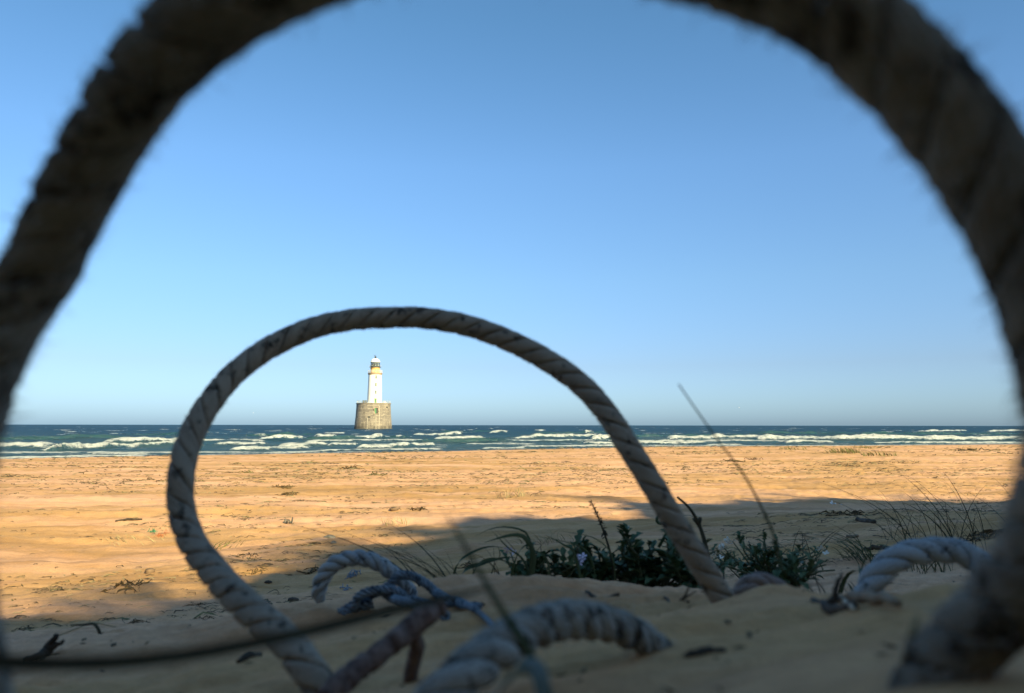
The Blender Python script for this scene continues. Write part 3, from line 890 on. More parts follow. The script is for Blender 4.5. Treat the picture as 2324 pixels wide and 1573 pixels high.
rope('rope_hook', 'small hooked twist of white rope tied up with blue cord', [
    (726, 1366, .98), (724, 1340, .98), (735, 1307, .98), (762, 1278, .98), (804, 1266, .98), (846, 1273, .98), (880, 1293, .985), (902, 1312, .99), (925, 1335, 1.0), (935, 1352, 1.0), (925, 1366, .995)],
    .0112, M['rope_blue'], lay=4.6, fuzz=350, fuzz_len=.004, seed=6, groove=.34, taper=([0, .06, .15, .7, 1], [.55, .9, 1, .95, .8]))

def GL(px, py, up=.004):
    q = ground(px, py, dmin=.5); q[2] += up
    return tuple(q)

def cords():
    root = rope('blue_cord', 'knotted dark blue cord trailing across the sand from the hooked rope', [
        (770, 1392, .97), (800, 1374, .97), (835, 1352, .97), (866, 1340, .965), (890, 1322, .965), (906, 1306, .965), (936, 1308, .965), (966, 1324, .96), (992, 1346, .95)] + [GL(px, py) for px, py in ((1014, 1366), (1042, 1376), (1072, 1388), (1098, 1408), (1118, 1430), (1130, 1452))],
        .0058, M['cord'], lay=4.2, nstr=4, fuzz=350, fuzz_len=.003, seed=7, groove=.35, taper=([0, .5, .62, .75, 1], [1.15, 1.0, .75, .5, .4]))
    for i, c in enumerate(([(806, 1378, .955), (812, 1356, .95), (838, 1342, .95), (880, 1338, .95), (908, 1346, .95), (924, 1366, .95), (934, 1392, .96)],
                           [(868, 1344, .975), (886, 1356, .97), GL(912, 1372), GL(950, 1384), GL(988, 1396), GL(1012, 1408)],
                           [GL(930, 1362), GL(968, 1372), GL(1006, 1380), GL(1050, 1380), GL(1090, 1384)],
                           [(845, 1366, .965), (812, 1378, .962), (786, 1388, .96), (776, 1398, .955)])):
        r = rope('tmp', None, c, (.0062, .0056, .003, .008)[i], M['cord'], lay=4.2, nstr=4, seed=20 + i, groove=.35)
        for ch in list(r.children):
            ch.name = 'knot_strand'; ch.parent = root
            ch.location = Vector(r.location) - Vector(root.location)
        bpy.data.objects.remove(r)
cords()

# ------------------------------------------------------------------ driftwood, stalks and blades near the lens
def wobble(pts, amp, rnd, n=14):
    Q, s = spline(pts, n)
    for i in range(1, n - 1):
        Q[i] += np.array([rnd.gauss(0, amp) for _ in range(3)])
    return Q

def wood(name, label, main, rads, branches, material, cat='stick', amp=.0008, seed=0, n=16):
    rnd = random.Random(seed)
    Q = wobble(main, amp, rnd, n)
    rr = [r * rnd.uniform(.94, 1.06) for r in np.interp(np.linspace(0, 1, n), np.linspace(0, 1, len(rads)), rads)]
    lo = min(Q, key=lambda p: p[2])
    root = thing(name, tuple(map(float, lo)), label, cat)
    b = MB(); b.tube(Q - lo, rr, 9); obj('shaft', b.mesh('shaft'), material, root)
    for pts, r0, r1 in branches:
        q = wobble(pts, amp, rnd, 8)
        b = MB(); b.tube(q - lo, list(np.linspace(r0, r1, 8)), 7); obj('side_branch', b.mesh('branch'), material, root)
    return root

wood('driftwood_stick', 'red brown stick propped on a short dark fork in front of the cord', [P(740, 1590, .46), P(775, 1548, .47), P(850, 1490, .49), P(925, 1432, .51), P(980, 1388, .525), P(1006, 1370, .53)],
     [.0080, .0078, .0076, .0075, .0082, .0060], [([P(940, 1432, .515), P(946, 1465, .52), P(938, 1500, .525), P(932, 1545, .53)], .0058, .0052)], M['wood_red'], seed=3, n=28)

def blade(name, label, pts, wids, material, side, cat='grass', fold=.35, parent=None):
    Q, s = spline(pts, 22)
    w = np.interp(np.linspace(0, 1, 22), np.linspace(0, 1, len(wids)), wids)
    lo = Q[np.argmin(Q[:, 2])]
    b = MB(); b.strip([Vector(q - lo) for q in Q], w, side, fold)
    root = thing(name, tuple(map(float, lo)), label, cat)
    obj('blade', b.mesh('blade'), material, root)
    return root

blade('grass_shoot', 'long dark green blade sweeping out of focus across the bottom of the view', [P(-300, 1478, .18), P(-60, 1500, .185), P(200, 1506, .19), P(420, 1488, .20), P(640, 1446, .215), P(830, 1400, .235), P(960, 1368, .255), P(1110, 1336, .28)],
      [.0019, .0019, .0019, .0018, .0018, .0017, .0014, .0003], M['grass_dark'], (0, .3, 1))
blade('grass_shoot', 'blurred grass blade leaning across the low pale rope', [P(1262, 1640, .27), P(1240, 1560, .275), P(1195, 1470, .28), P(1140, 1385, .285), P(1090, 1300, .29), P(1050, 1230, .295), P(1012, 1165, .30)],
      [.0018, .0019, .0016, .0013, .0010, .0008, .0002], M['grass'], (1, .2, 0))
blade('grass_shoot', 'bluish blade bent over at the bottom edge under the low pale rope', [P(1245, 1640, .24), P(1232, 1560, .24), P(1218, 1518, .242), P(1196, 1512, .243), P(1165, 1540, .24), P(1120, 1590, .236), P(1090, 1640, .23)],
      [.0024, .0026, .0028, .0030, .0026, .0022, .0012], M['blade_blue'], (.6, .2, .6))
blade('grass_shoot', 'brown blurred blade standing beside the bottom end of the large loop', [P(2056, 1640, .24), P(2058, 1560, .24), P(2062, 1500, .242), P(2074, 1440, .245), P(2084, 1395, .25)],
      [.0024, .0022, .0020, .0016, .0004], M['grass_dry'], (1, .2, 0))

def stalk(name, label, pts, r0, r1, material, head=None, cat='grass stalk', nodes=()):
    Q, s = spline(pts, 26)
    lo = Q[0]
    root = thing(name, tuple(map(float, lo)), label, cat)
    b = MB(); b.tube(Q - lo, list(np.linspace(r0, r1, 26)), 6); obj('stem', b.mesh('stalk'), material, root)
    rnd = random.Random(len(label))
    if head:
        a, e, hr = head
        b = MB()
        for k in range(60):
            t = a + (e - a) * k / 60
            i = t * 25; i0 = int(min(i, 24)); p = Q[i0] + (Q[i0 + 1] - Q[i0]) * (i - i0) - lo
            d = np.array([rnd.gauss(0, 1), rnd.gauss(0, 1), rnd.gauss(0, 1) + 1.0]); d /= np.linalg.norm(d)
            w = np.cross(d, [rnd.gauss(0, 1), rnd.gauss(0, 1), rnd.gauss(0, 1)]); w /= np.linalg.norm(w)
            L = hr * rnd.uniform(1.2, 2.4)
            b.add([p, p + d * L * .5 + w * hr * .3, p + d * L, p + d * L * .5 - w * hr * .3], [(0, 1, 2, 3)])
        obj('seed_head', b.mesh('head', False), material, root)
    for t, r_ in nodes:
        i = int(t * 25); p = Q[i] - lo
        b = MB()
        for _ in range(5):
            d = np.array([rnd.gauss(0, 1) for _ in range(3)]); d /= np.linalg.norm(d)
            b.tube([p, p + d * r_ * .6, p + d * r_ + np.array([0, 0, -.3 * r_])], [r_ * .28, r_ * .24, r_ * .08], 5)
        obj('withered_leaf', b.mesh('node'), material, root)
    return root

g = ground(1762, 1300, dmin=1.3)
stalk('grass_stalk', 'thin tall stalk leaning up to the skyline, out of focus, above the bushy plant', [P(1775, 1290, .62), P(1756, 1215, .61), P(1735, 1165, .60), P(1690, 1080, .585), P(1630, 1000, .57), P(1580, 930, .56), P(1540, 872, .55)], .0011, .0005, M['grass'], None, nodes=((.12, .005), (.28, .003)))
stalk('grass_stalk', 'upright dark stalk with a straw tip rising from the leafy plants', [P(1398, 1330, 1.62), P(1388, 1270, 1.62), P(1378, 1230, 1.62), P(1362, 1185, 1.61), P(1352, 1160, 1.6), P(1340, 1138, 1.6)], .0036, .0012, M['grass_dark'], (.55, 1.0, .005), nodes=((.62, .009),))
stalk('grass_stalk', 'dark curved stalk with a knot standing behind the grey rope leg', [P(1612, 1300, 1.5), P(1604, 1250, 1.5), P(1592, 1205, 1.5), P(1576, 1170, 1.5), P(1560, 1148, 1.5), P(1537, 1128, 1.5)], .0056, .0022, M['grass_dark'], None, nodes=((.62, .018),))

# bent reed and twig on the sand by the bottom corner
g1 = ground(236, 1482, dmin=1.2)
dd = (CR3[:, 2] * -1) @ (g1 - CAMP)
stalk('bent_reed', 'dark reed blade snapped over above the sand near the forked twig', [g1, P(232, 1460, dd), P(224, 1430, dd), P(212, 1416, dd), P(190, 1418, dd), P(160, 1419, dd)], .0042, .0012, M['grass_dark'])
stalk('bent_reed', 'thin dry stem arching low over the sand behind the snapped reed', [ground(126, 1445, dmin=1.2), P(150, 1436, dd + .1), P(180, 1424, dd + .1), P(212, 1414, dd + .12), P(262, 1423, dd + .15)], .0015, .0008, M['grass_dry'])
g2 = [ground(54, 1503, dmin=.5), ground(84, 1496, dmin=.5), ground(104, 1486, dmin=.5)]
for q in g2: q[2] += .004
tip = g2[-1] + np.array([.012, 0, .022])
wood('twig', 'dark forked twig lying on the slope in the bottom corner', [g2[0], g2[1], g2[2], tip], [.0025, .004, .006, .003], [([g2[2], g2[2] + np.array([.022, 0, .014])], .005, .002)], M['wood'], cat='twig', seed=8)

def lying(name, label, x0, y0, x1, y1, r, material, cat='stick', dmin=.3, lift=.6, seed=0, br=0, bow=0):
    a, c = ground(x0, y0, dmin=dmin), ground(x1, y1, dmin=dmin)
    m_ = (a + c) / 2
    for q in (a, m_, c): q[2] = float(Zs(np.array([q[0]]), np.array([q[1]]))[0]) + r * lift
    m_ = m_ + np.array([0, 0, bow])
    rnd = random.Random(seed)
    bs = []
    L = np.linalg.norm(c - a)
    for k in range(br):
        t = rnd.uniform(.25, .85); p = a + (c - a) * t
        d = (c - a) / L * .18 * L + np.array([rnd.gauss(0, .1), rnd.gauss(0, .1), abs(rnd.gauss(0, .12))]) * L
        bs.append(([p, p + d], r * .6, r * .25))
    return wood(name, label, [a, m_, c], [r * .6, r, r * .95, r * .6], bs, material, cat, amp=r * .25, seed=seed, n=12)

lying('twig', 'dark stick lying on the near sand crest below the leafy plants', 1330, 1345, 1404, 1352, .0030, M['wood'], 'twig', seed=1)
lying('twig', 'thin dark twig lying near the foot of the grey loop', 1508, 1358, 1562, 1368, .0022, M['wood'], 'twig', seed=2, br=2)
lying('twig', 'short dark splinter on the sand beyond the red brown stick', 1062, 1373, 1100, 1374, .0024, M['wood'], 'twig', seed=3)
lying('twig', 'stubby dark stick on the sand beside the buried foot of the grey loop', 540, 1506, 592, 1490, .0032, M['wood'], 'twig', seed=4, br=1)
lying('driftwood_stick', 'brown stick lying against the foot of the bluish twisted rope', 1905, 1374, 2040, 1388, .0040, M['wood_pale'], 'stick', seed=5, bow=.003, lift=1.2)
lying('straw', 'pale bent straw lying in the hollow before the bluish rope', 1896, 1366, 1940, 1392, .0016, M['straw'], 'straw', seed=6, bow=.003, lift=1.5)
lying('driftwood_plank', 'flat dark driftwood piece half buried before the bluish twisted rope', 1846, 1368, 1940, 1384, .0045, M['wood'], 'driftwood', seed=7, lift=.5, br=2)
lying('driftwood_log', 'short dark log on the shaded beach above the twisted rope', 1944, 1183, 1986, 1188, .020, M['wood'], 'log', dmin=1.4, seed=9)
lying('driftwood_stick', 'dark flat stick on the beach beside the drooping grass tuft', 1962, 1248, 2018, 1246, .011, M['wood'], 'stick', dmin=1.4, seed=10)
lying('driftwood_stick', 'pale short board lying above the drooping grass tuft', 1922, 1220, 1948, 1219, .012, M['wood_pale'], 'stick', dmin=1.4, seed=11)
lying('driftwood_stick', 'thin twig on the sunlit sand above the orange netting', 262, 1184, 322, 1180, .014, M['wood'], 'stick', dmin=1.4, seed=12, bow=.01)
lying('driftwood_stick', 'short dark stick half sunk in shaded sand under the low pale rope end', 1556, 1492, 1642, 1478, .003, M['wood'], 'stick', seed=13, lift=.2)

# ------------------------------------------------------------------ plants
def zg(x, y):
    return float(Zs(np.array([x]), np.array([y]))[0])

def grass_tuft(label, base, n, h, lean, wid, material, spread=.05, seed=0, droop=.5, name='grass_tuft', group=None, parts=False):
    """a tuft of curved blades; lean is the horizontal drift of the tips as a fraction of the height"""
    rnd = random.Random(seed)
    b0 = Vector(tuple(map(float, base)))
    root = thing(name, b0, label, 'grass', group)
    mb = MB()
    for k in range(n):
        a = rnd.uniform(0, 2 * math.pi); r = spread * math.sqrt(rnd.random())
        x0, y0 = r * math.cos(a), r * math.sin(a)
        z0 = zg(b0.x + x0, b0.y + y0) - b0.z - .01
        H = h * rnd.uniform(.45, 1.15)
        dx = lean[0] * H + rnd.gauss(0, .35) * H; dy = lean[1] * H + rnd.gauss(0, .35) * H
        dr = droop * rnd.uniform(.3, 1.3)
        pts = []
        for i in range(9):
            t = i / 8
            pts.append((x0 + dx * (t * .45 + .75 * t ** 2.2), y0 + dy * (t * .45 + .75 * t ** 2.2), z0 + H * (t - dr * .55 * t ** 2.6)))
        w = wid * rnd.uniform(.6, 1.3)
        W = [w * min(1, .6 + t * 2) * max(.06, (1 - t ** 2.2)) for t in np.linspace(0, 1, 9)]
        sd = Vector((rnd.gauss(0, 1), rnd.gauss(0, 1), 0.1))
        if parts:
            m1 = MB(); m1.strip(pts, W, sd, .3); obj('blade', m1.mesh('blade'), material, root)
        else:
            mb.strip(pts, W, sd, .3)
    if not parts:
        tag(obj('blades', mb.mesh('blades'), material, root), kind='stuff')
    return root

G = lambda px, py, dmin=1.3: ground(px, py, dmin=dmin)
PB = lambda px, d: np.array([*(lambda q: (q[0], q[1], zg(q[0], q[1])))(P(px, 1300, d))])

def marram():
    d = 1.5
    base = PB(1130, d)
    root = thing('marram_tuft', tuple(map(float, base)), 'dark drooping marram tuft with broad blades beside the leafy plants', 'grass')
    B = [([(1020, 1375), (1036, 1288), (1067, 1257), (1109, 1241), (1146, 1244)], .0050), ([(1030, 1375), (1052, 1300), (1096, 1279), (1150, 1265), (1180, 1268)], .0060),
         ([(1200, 1375), (1213, 1272), (1202, 1233), (1183, 1215), (1150, 1216), (1100, 1231)], .0075), ([(1190, 1375), (1205, 1270), (1198, 1214), (1166, 1198), (1122, 1198), (1078, 1216)], .0035),
         ([(1205, 1375), (1212, 1268), (1208, 1238), (1196, 1212)], .0070), ([(1215, 1375), (1192, 1278), (1154, 1244), (1112, 1200)], .0030), ([(1330, 1375), (1306, 1260), (1282, 1238), (1240, 1215)], .0045),
         ([(1150, 1375), (1168, 1280), (1190, 1240), (1228, 1236)], .0045), ([(1060, 1375), (1080, 1290), (1120, 1268), (1170, 1282)], .0045), ([(1100, 1375), (1120, 1290), (1135, 1262), (1128, 1235)], .0035),
         ([(1240, 1375), (1246, 1290), (1232, 1258), (1200, 1246)], .0040), ([(1395, 1375), (1392, 1270), (1350, 1222), (1270, 1205)], .0018), ([(1360, 1375), (1340, 1262), (1290, 1232), (1222, 1218)], .0018)]
    for k, (pp, w) in enumerate(B):
        Q, s_ = spline([P(px, py, d + .03 * math.sin(k * 2.4)) for px, py in pp], 18)
        Q[0, 2] = min(Q[0, 2], zg(Q[0, 0], Q[0, 1]) - .01)
        W = [w * .85 * min(1, .5 + t * 2.5) * max(.05, 1 - t ** 2.6) for t in np.linspace(0, 1, 18)]
        mb = MB(); mb.strip([Vector(q - base) for q in Q], W, Vector((.55, .3, .8)), .35)
        obj('blade', mb.mesh('blade'), M['grass'], root)
marram()
grass_tuft('fine wispy grass leaning over the sand behind the knotted cord', PB(1035, 1.5), 34, .22, (-.65, .05), .0013, M['grass_dark'], .06, 6, .7)
grass_tuft('sparse fine blades rising between the marram and the leafy plants', PB(1215, 1.65), 22, .20, (-.2, .1), .0014, M['grass_dark'], .10, 7, .6)
grass_tuft('fine curved grass standing up behind the small leaved bushy plant', PB(1800, 2.3), 30, .21, (-.28, .1), .0015, M['grass_dark'], .09, 8, .45)
grass_tuft('low drooping grass tuft between the bushy plant and the twisted rope', G(1960, 1268), 60, .15, (-.75, .1), .0018, M['grass'], .07, 9, .8)
grass_tuft('upright spiky grass tuft standing behind the bluish twisted rope', G(2100, 1300), 30, .17, (-.2, .1), .0017, M['grass'], .08, 10, .3)
grass_tuft('tall thin grass leaning on the shaded beach above the twisted rope', G(2200, 1245), 34, .32, (-.45, .1), .0018, M['grass_dark'], .25, 11, .35)
grass_tuft('loose grass on the shaded sand at the edge of the large loop', G(2120, 1215), 34, .30, (-.3, .1), .0018, M['grass_dark'], .25, 12, .4)
grass_tuft('dry matted grass clump lying on the shaded sand behind the marram', G(1245, 1232), 60, .16, (-.6, .0), .0022, M['grass_dry'], .22, 13, 1.2)
grass_tuft('short green grass clump on the near slope by the sandy rope stub', PB(1880, 1.15), 14, .07, (-.5, .1), .0012, M['grass_dark'], .05, 14, .5)
grass_tuft('few dark grass blades curving over before the twisted rope', PB(1930, 1.2), 7, .12, (.5, .1), .0030, M['grass'], .03, 15, 1.0)
for i, (px, py, hh, nn, lab) in enumerate([(1915, 1027, .4, 120, 'yellow green grass patch on the far beach, second from the rope loop'), (1995, 1034, .3, 70, 'small yellow green grass patch on the far beach below its neighbours'),
                                           (1800, 1020, .3, 60, 'thin yellow green grass patch on the far beach nearest the leaning stalk'), (1958, 1017, .3, 50, 'thin green grass patch close to the surf on the far beach')]):
    grass_tuft(lab, G(px, py), nn, hh, (-.5, 0), .018, M['weed_olive'], .9, 30 + i, .6)
grass_tuft('pale dry grass wisp on the sunlit sand near the orange netting', G(300, 1222), 40, .10, (-.9, 0), .003, M['grass_dry'], .35, 40, 1.0)
grass_tuft('pale green grass wisp on the sunlit sand inside the grey loop', G(512, 1236), 36, .10, (.7, 0), .003, M['weed_olive'], .16, 41, .9)
grass_tuft('thin dry weed on the sunlit sand above the knotted cord', G(895, 1192), 30, .11, (-.3, 0), .003, M['grass_dry'], .14, 42, .6)
grass_tuft('dry branched weed on the sunlit sand beneath the loop arch', G(1160, 1128), 40, .22, (.1, 0), .005, M['grass_dry'], .28, 43, .5)

def leaf_mesh(seed, lobes=3):
    """fleshy lobed leaf along +Y, one unit long"""
    rnd = random.Random(seed)
    n = 4 * lobes + 3
    V, F = [], []
    for i in range(n):
        t = i / (n - 1)
        base = .055 + .05 * math.sin(math.pi * t)
        lob = (.16 * (math.sin(math.pi * (t * lobes * 1.0)) ** 2) * rnd.uniform(.75, 1.2) * (1 - .35 * t)) if .06 < t < .97 else 0
        w = base + lob if t < .99 else .012
        if t < .12: w = .03
        zc = .10 * math.sin(t * 2.6) - .18 * t * t
        V += [(-w, t + .05 * lob * 6, zc + w * .45), (-w * .45, t, zc + w * .1), (0, t, zc - .02), (w * .45, t, zc + w * .1), (w, t + .05 * lob * 6, zc + w * .45)]
    for i in range(n - 1):
        for k in range(4): F.append((i * 5 + k, i * 5 + k + 1, i * 5 + k + 6, i * 5 + k + 5))
    return new_mesh('leaf', np.array(V), F)

LEAVES = [leaf_mesh(i, 2 + i % 2) for i in range(5)]
LEAVES_P = [m_.copy() for m_ in LEAVES]
for m_ in LEAVES: m_.materials.append(M['leaf'])
for m_ in LEAVES_P: m_.materials.append(M['leaf_pale'])
def flower_mesh(material):
    mb = MB()
    for k in range(4):
        a = k * math.pi / 2
        d, s_ = Vector((math.cos(a), math.sin(a), .35)), Vector((-math.sin(a), math.cos(a), 0))
        mb.add([(0, 0, 0), d * .6 + s_ * .38, d * 1.0 + s_ * .2, d * 1.0 - s_ * .2, d * .6 - s_ * .38], [(0, 1, 2, 3, 4)])
    me = mb.mesh('flower', False); me.materials.append(material)
    return me
FLOWER, FLOWER_W = flower_mesh(M['petal']), flower_mesh(M['petal_white'])

def rocket(label, base, n_stem, h, spread, n_leaf, size, seed, pale=0., flowers=(), curl=False):
    """a branching sea rocket: stems, lobed leaves, small flowers"""
    rnd = random.Random(seed)
    b0 = Vector(tuple(map(float, base)))
    root = thing('leafy_plant', b0, label, 'plant')
    stems = []
    for k in range(n_stem):
        a = rnd.uniform(0, 2 * math.pi)
        L = h * rnd.uniform(.6, 1.08)
        out = spread * rnd.uniform(.15, 1)
        pts = [Vector((0.015 * math.cos(a), .015 * math.sin(a), -.02))]
        for i in range(1, 8):
            t = i / 7
            pts.append(Vector((out * math.cos(a) * t ** 1.1 + rnd.gauss(0, .006), out * math.sin(a) * t ** 1.1 * .7 + rnd.gauss(0, .006), L * (t ** .85) * (1 - .25 * out / spread))))
        stems.append(pts)
        mb = MB(); mb.tube(pts, list(np.linspace(.0042, .0018, 8)), 6)
        obj('stem', mb.mesh('stem'), M['stem'], root)
    for k in range(n_leaf):
        pts = rnd.choice(stems)
        t = 1 - rnd.random() ** 1.05 * .9
        i = min(6, int(t * 7)); p = pts[i].lerp(pts[i + 1], t * 7 - i)
        me = rnd.choice(LEAVES_P if rnd.random() < pale else LEAVES)
        o = bpy.data.objects.new('leaf', me); COL.objects.link(o); o.parent = root
        az = rnd.uniform(0, 2 * math.pi)
        el = rnd.uniform(-.2, 1.1) if t < .85 else rnd.uniform(.5, 1.45)
        d = Vector((math.cos(az) * math.cos(el), math.sin(az) * math.cos(el), math.sin(el)))
        q = d.to_track_quat('Y', 'Z')
        o.rotation_mode = 'QUATERNION'; o.rotation_quaternion = q
        s_ = size * rnd.uniform(.55, 1.25) * (1.1 - .45 * t)
        o.location = p; o.scale = (s_ * rnd.uniform(.8, 1.2), s_, s_)
    for (dx, dy, dz, w) in flowers:
        for j in range(4):
            o = bpy.data.objects.new('flower', FLOWER_W if w else FLOWER); COL.objects.link(o); o.parent = root
            o.location = (dx + rnd.gauss(0, .006), dy + rnd.gauss(0, .006), dz + rnd.gauss(0, .005)); o.scale = (.009,) * 3
            o.rotation_euler = (rnd.uniform(.3, 1.3), 0, rnd.uniform(0, 6.28))
        mb = MB(); mb.tube([(dx * .6, dy, dz - .06), (dx, dy, dz)], [.0022, .0014], 5); obj('flower_stem', mb.mesh('fstem'), M['stem'], root)
    if curl:
        pts = [Vector((.015 * math.cos(t * 7) * (1 - t * .3) + .03, 0, h * 1.0 + .02 * t * 2 + .016 * math.sin(t * 7))) for t in np.linspace(0, 1, 16)]
        pts = [Vector((.02, 0, h * .75))] + pts
        mb = MB(); mb.tube(pts, .0036, 6); obj('curled_tip', mb.mesh('curl'), M['leaf'], root)
    return root

rocket('low dark leafy plant with a lilac flower next to the marram tuft', PB(1215, 1.62), 16, .115, .15, 240, .046, 51, .2, [(-.055, -.03, .128, False), (.10, -.03, .118, False)])
rocket('tall dark leafy plant in the middle of the row behind the sand crest', PB(1345, 1.66), 18, .155, .16, 290, .054, 52, .25)
rocket('dark leafy plant with a curled tip beside the leg of the grey loop', PB(1475, 1.62), 14, .165, .14, 250, .052, 53, .3, curl=True)
rocket('spreading dark leafy plant half hidden by the leg of the grey loop', PB(1570, 1.55), 12, .115, .12, 170, .050, 54, .3)
rocket('bushy small leaved plant with white flowers beyond the grey loop', PB(1740, 2.05), 34, .125, .21, 298, .038, 55, .35, [(-.11, -.06, .13, True), (-.135, -.05, .115, True), (.13, -.06, .10, True), (-.15, -.05, .09, True)])
rocket('small leafy shoot with fleshy leaves in front of the bushy plant', PB(1790, 1.30), 7, .09, .08, 80, .040, 56, .6)

# ------------------------------------------------------------------ wrack, stones and scraps on the beach
def clump(name, label, px, py, size, n, material, cat, seed, flat=.35, wid=.12, dmin=1.3, kind='ribbon'):
    """a tangled heap of ribbons or twine lying on the sand"""
    rnd = random.Random(seed)
    g0 = ground(px, py, dmin=dmin)
    root = thing(name, tuple(map(float, g0)), label, cat)
    mb = MB()
    for k in range(n):
        p = Vector((rnd.gauss(0, .35), rnd.gauss(0, .3), 0)) * size
        a = rnd.uniform(0, 6.28); pts = []
        L = size * rnd.uniform(.5, 1.2)
        for i in range(6):
            z = zg(g0[0] + p.x, g0[1] + p.y) - g0[2]
            pts.append(Vector((p.x, p.y, z + size * flat * abs(rnd.gauss(0, .35)) * (1 if 0 < i < 5 else .2))))
            a += rnd.gauss(0, .7)
            p = p + Vector((math.cos(a), math.sin(a), 0)) * L / 5
        if kind == 'ribbon':
            w = size * wid * rnd.uniform(.4, 1.1)
            mb.strip(pts, [w * .4, w, w * .9, w, w * .8, w * .2], Vector((rnd.gauss(0, 1), rnd.gauss(0, 1), rnd.gauss(0, 1))), rnd.uniform(.1, .6))
        else:
            mb.tube(pts, size * wid * .3, 5)
    obj('fronds' if kind == 'ribbon' else 'strands', mb.mesh(name), material, root)
    return root

def stone(label, px, py, size, material, seed, dmin=1.3, name='stone', squash=.55):
    rnd = random.Random(seed)
    g0 = ground(px, py, dmin=dmin)
    import bmesh
    bm = bmesh.new(); bmesh.ops.create_icosphere(bm, subdivisions=3, radius=1)
    ph = [rnd.uniform(0, 6) for _ in range(6)]
    for v in bm.verts:
        c = v.co
        r = 1 + .16 * math.sin(c.x * 2.3 + ph[0]) + .12 * math.sin(c.y * 3.1 + ph[1]) + .10 * math.sin(c.z * 3.7 + ph[2]) + .05 * math.sin(c.x * 7 + c.y * 5 + ph[3])
        v.co = Vector((c.x * r * 1.15, c.y * r * .9, c.z * r * squash)) * size
    me = bpy.data.meshes.new(name); bm.to_mesh(me); bm.free()
    for p in me.polygons: p.use_smooth = True
    o = obj(name, me, material, None, (g0[0], g0[1], g0[2] + size * squash * .35)); o.rotation_euler.z = rnd.uniform(0, 6)
    return tag(o, label, 'stone')

for i, (px, py, sz, n, lab, m_) in enumerate([
    (640, 1106, .26, 26, 'dark seaweed heap on the sunlit sand inside the grey loop, upper of two', 'weed'),
    (650, 1124, .24, 22, 'dark seaweed heap on the sunlit sand inside the grey loop, lower of two', 'weed'),
    (573, 1298, .085, 16, 'small dark seaweed knot at the shadow edge inside the grey loop', 'weed'),
    (450, 1373, .06, 10, 'black seaweed strip in the shade left of the buried loop foot', 'weed'),
    (462, 1407, .05, 12, 'matted seaweed and straw on the near sand just beyond the crest', 'weed'),
    (700, 1300, .12, 14, 'seaweed scraps in a row behind the hooked white rope', 'weed'),
    (1060, 1287, .08, 12, 'black seaweed pieces on the sand behind the wispy grass', 'weed'),
    (1916, 1166, .17, 16, 'dark seaweed clump on the shaded beach left of its twin', 'weed'),
    (1955, 1166, .17, 16, 'dark seaweed clump on the shaded beach above the short log', 'weed'),
    (2239, 1218, .15, 20, 'dark seaweed heap at the shaded edge of the large rope loop', 'weed'),
    (1660, 1047, .45, 22, 'brown seaweed line on the far beach crossed by the leaning stalk', 'weed'),
    (1710, 1043, .40, 16, 'brown seaweed line on the far beach to the side of the leaning stalk', 'weed'),
    (2200, 1022, .8, 18, 'long brown seaweed tangle on the far beach near the surf', 'weed'),
    (858, 1078, .32, 20, 'olive seaweed patch on the sand straight below the lighthouse', 'weed_olive'),
    (800, 1064, .42, 22, 'brown seaweed patch on the sand below and left of the lighthouse', 'weed'),
    (560, 1072, .32, 18, 'olive weed patch on the sand beside the inner edge of the grey loop', 'weed_olive'),
    (560, 1262, .10, 18, 'straw and weed wisp on the sunlit sand inside the lower loop', 'weed'),
    (290, 1328, .10, 24, 'tangled dark twigs on the sunlit sand left of the grey loop', 'weed'),
    (60, 1428, .045, 12, 'dark seaweed bits on the shaded sand in the left corner', 'weed'),
    (300, 1413, .05, 10, 'dark twigs and weed at the shadow edge beyond the snapped reed', 'weed'),
    (945, 1156, .2, 14, 'small dark weed tuft on the sunlit sand right of the lighthouse', 'weed')]):
    clump('seaweed_clump', lab, px, py, sz, n, M[m_], 'seaweed', 60 + i, wid=.045, flat=.25)

clump('net_scrap', 'orange red twine tangle on the sunlit sand outside the grey loop', 362, 1216, .075, 26, M['orange'], 'twine', 90, .6, .06, kind='tube')
clump('net_scrap', 'small green twine tuft beside the orange tangle', 348, 1207, .06, 14, M['green_net'], 'twine', 91, .7, .10, kind='tube')
clump('twine_knot', 'pale blue twine knot on the sand inside the hooked rope', 799, 1307, .042, 22, M['blue_scrap'], 'twine', 92, .9, .14, kind='tube')
clump('twine_knot', 'flat blue scrap of twine below the hooked rope', 781, 1337, .035, 10, M['blue_scrap'], 'twine', 93, .5, .16, kind='tube')
clump('plastic_scrap', 'white plastic scrap lying on the shaded beach at the shadow edge', 1890, 1144, .09, 5, M['plastic_white'], 'plastic', 94, .5, .26)
clump('seaweed_stalk', 'grey curled seaweed stalk standing on the sunlit sand inside the loop', 657, 1188, .09, 9, M['stone'], 'seaweed', 95, .8, .12)
stone('brown stone on the sunlit sand beyond the left bend of the grey loop', 341, 1299, .035, M['stone_brown'], 1)
stone('dark round stone on the sunlit sand below the lighthouse', 895, 1158, .055, M['stone_brown'], 2)
stone('flat grey stone on the sand above the hooked rope', 748, 1220, .052, M['stone'], 3, squash=.35)
stone('small grey stone just below the flat grey stone', 757, 1233, .026, M['stone'], 4)
stone('black pebble on the shaded sand between the loop and the hooked rope', 667, 1365, .022, M['wood'], 5)
stone('small black pebble on the shaded sand inside the lower loop', 609, 1322, .018, M['wood'], 6)
stone('dark pebble between the grey loop foot and the sand caked rope stub', 1668, 1348, .0045, M['wood'], 7, dmin=.3)
stone('tiny dark pebble on the near sand just below the grey loop foot', 1640, 1360, .004, M['wood'], 8, dmin=.3)
stone('dark stone on the far sunlit sand outside the grey loop', 338 + 2, 1087, .06, M['stone_brown'], 9)
stone('dark stone on the far sunlit sand inside the grey loop', 692, 1087, .07, M['stone_brown'], 10)

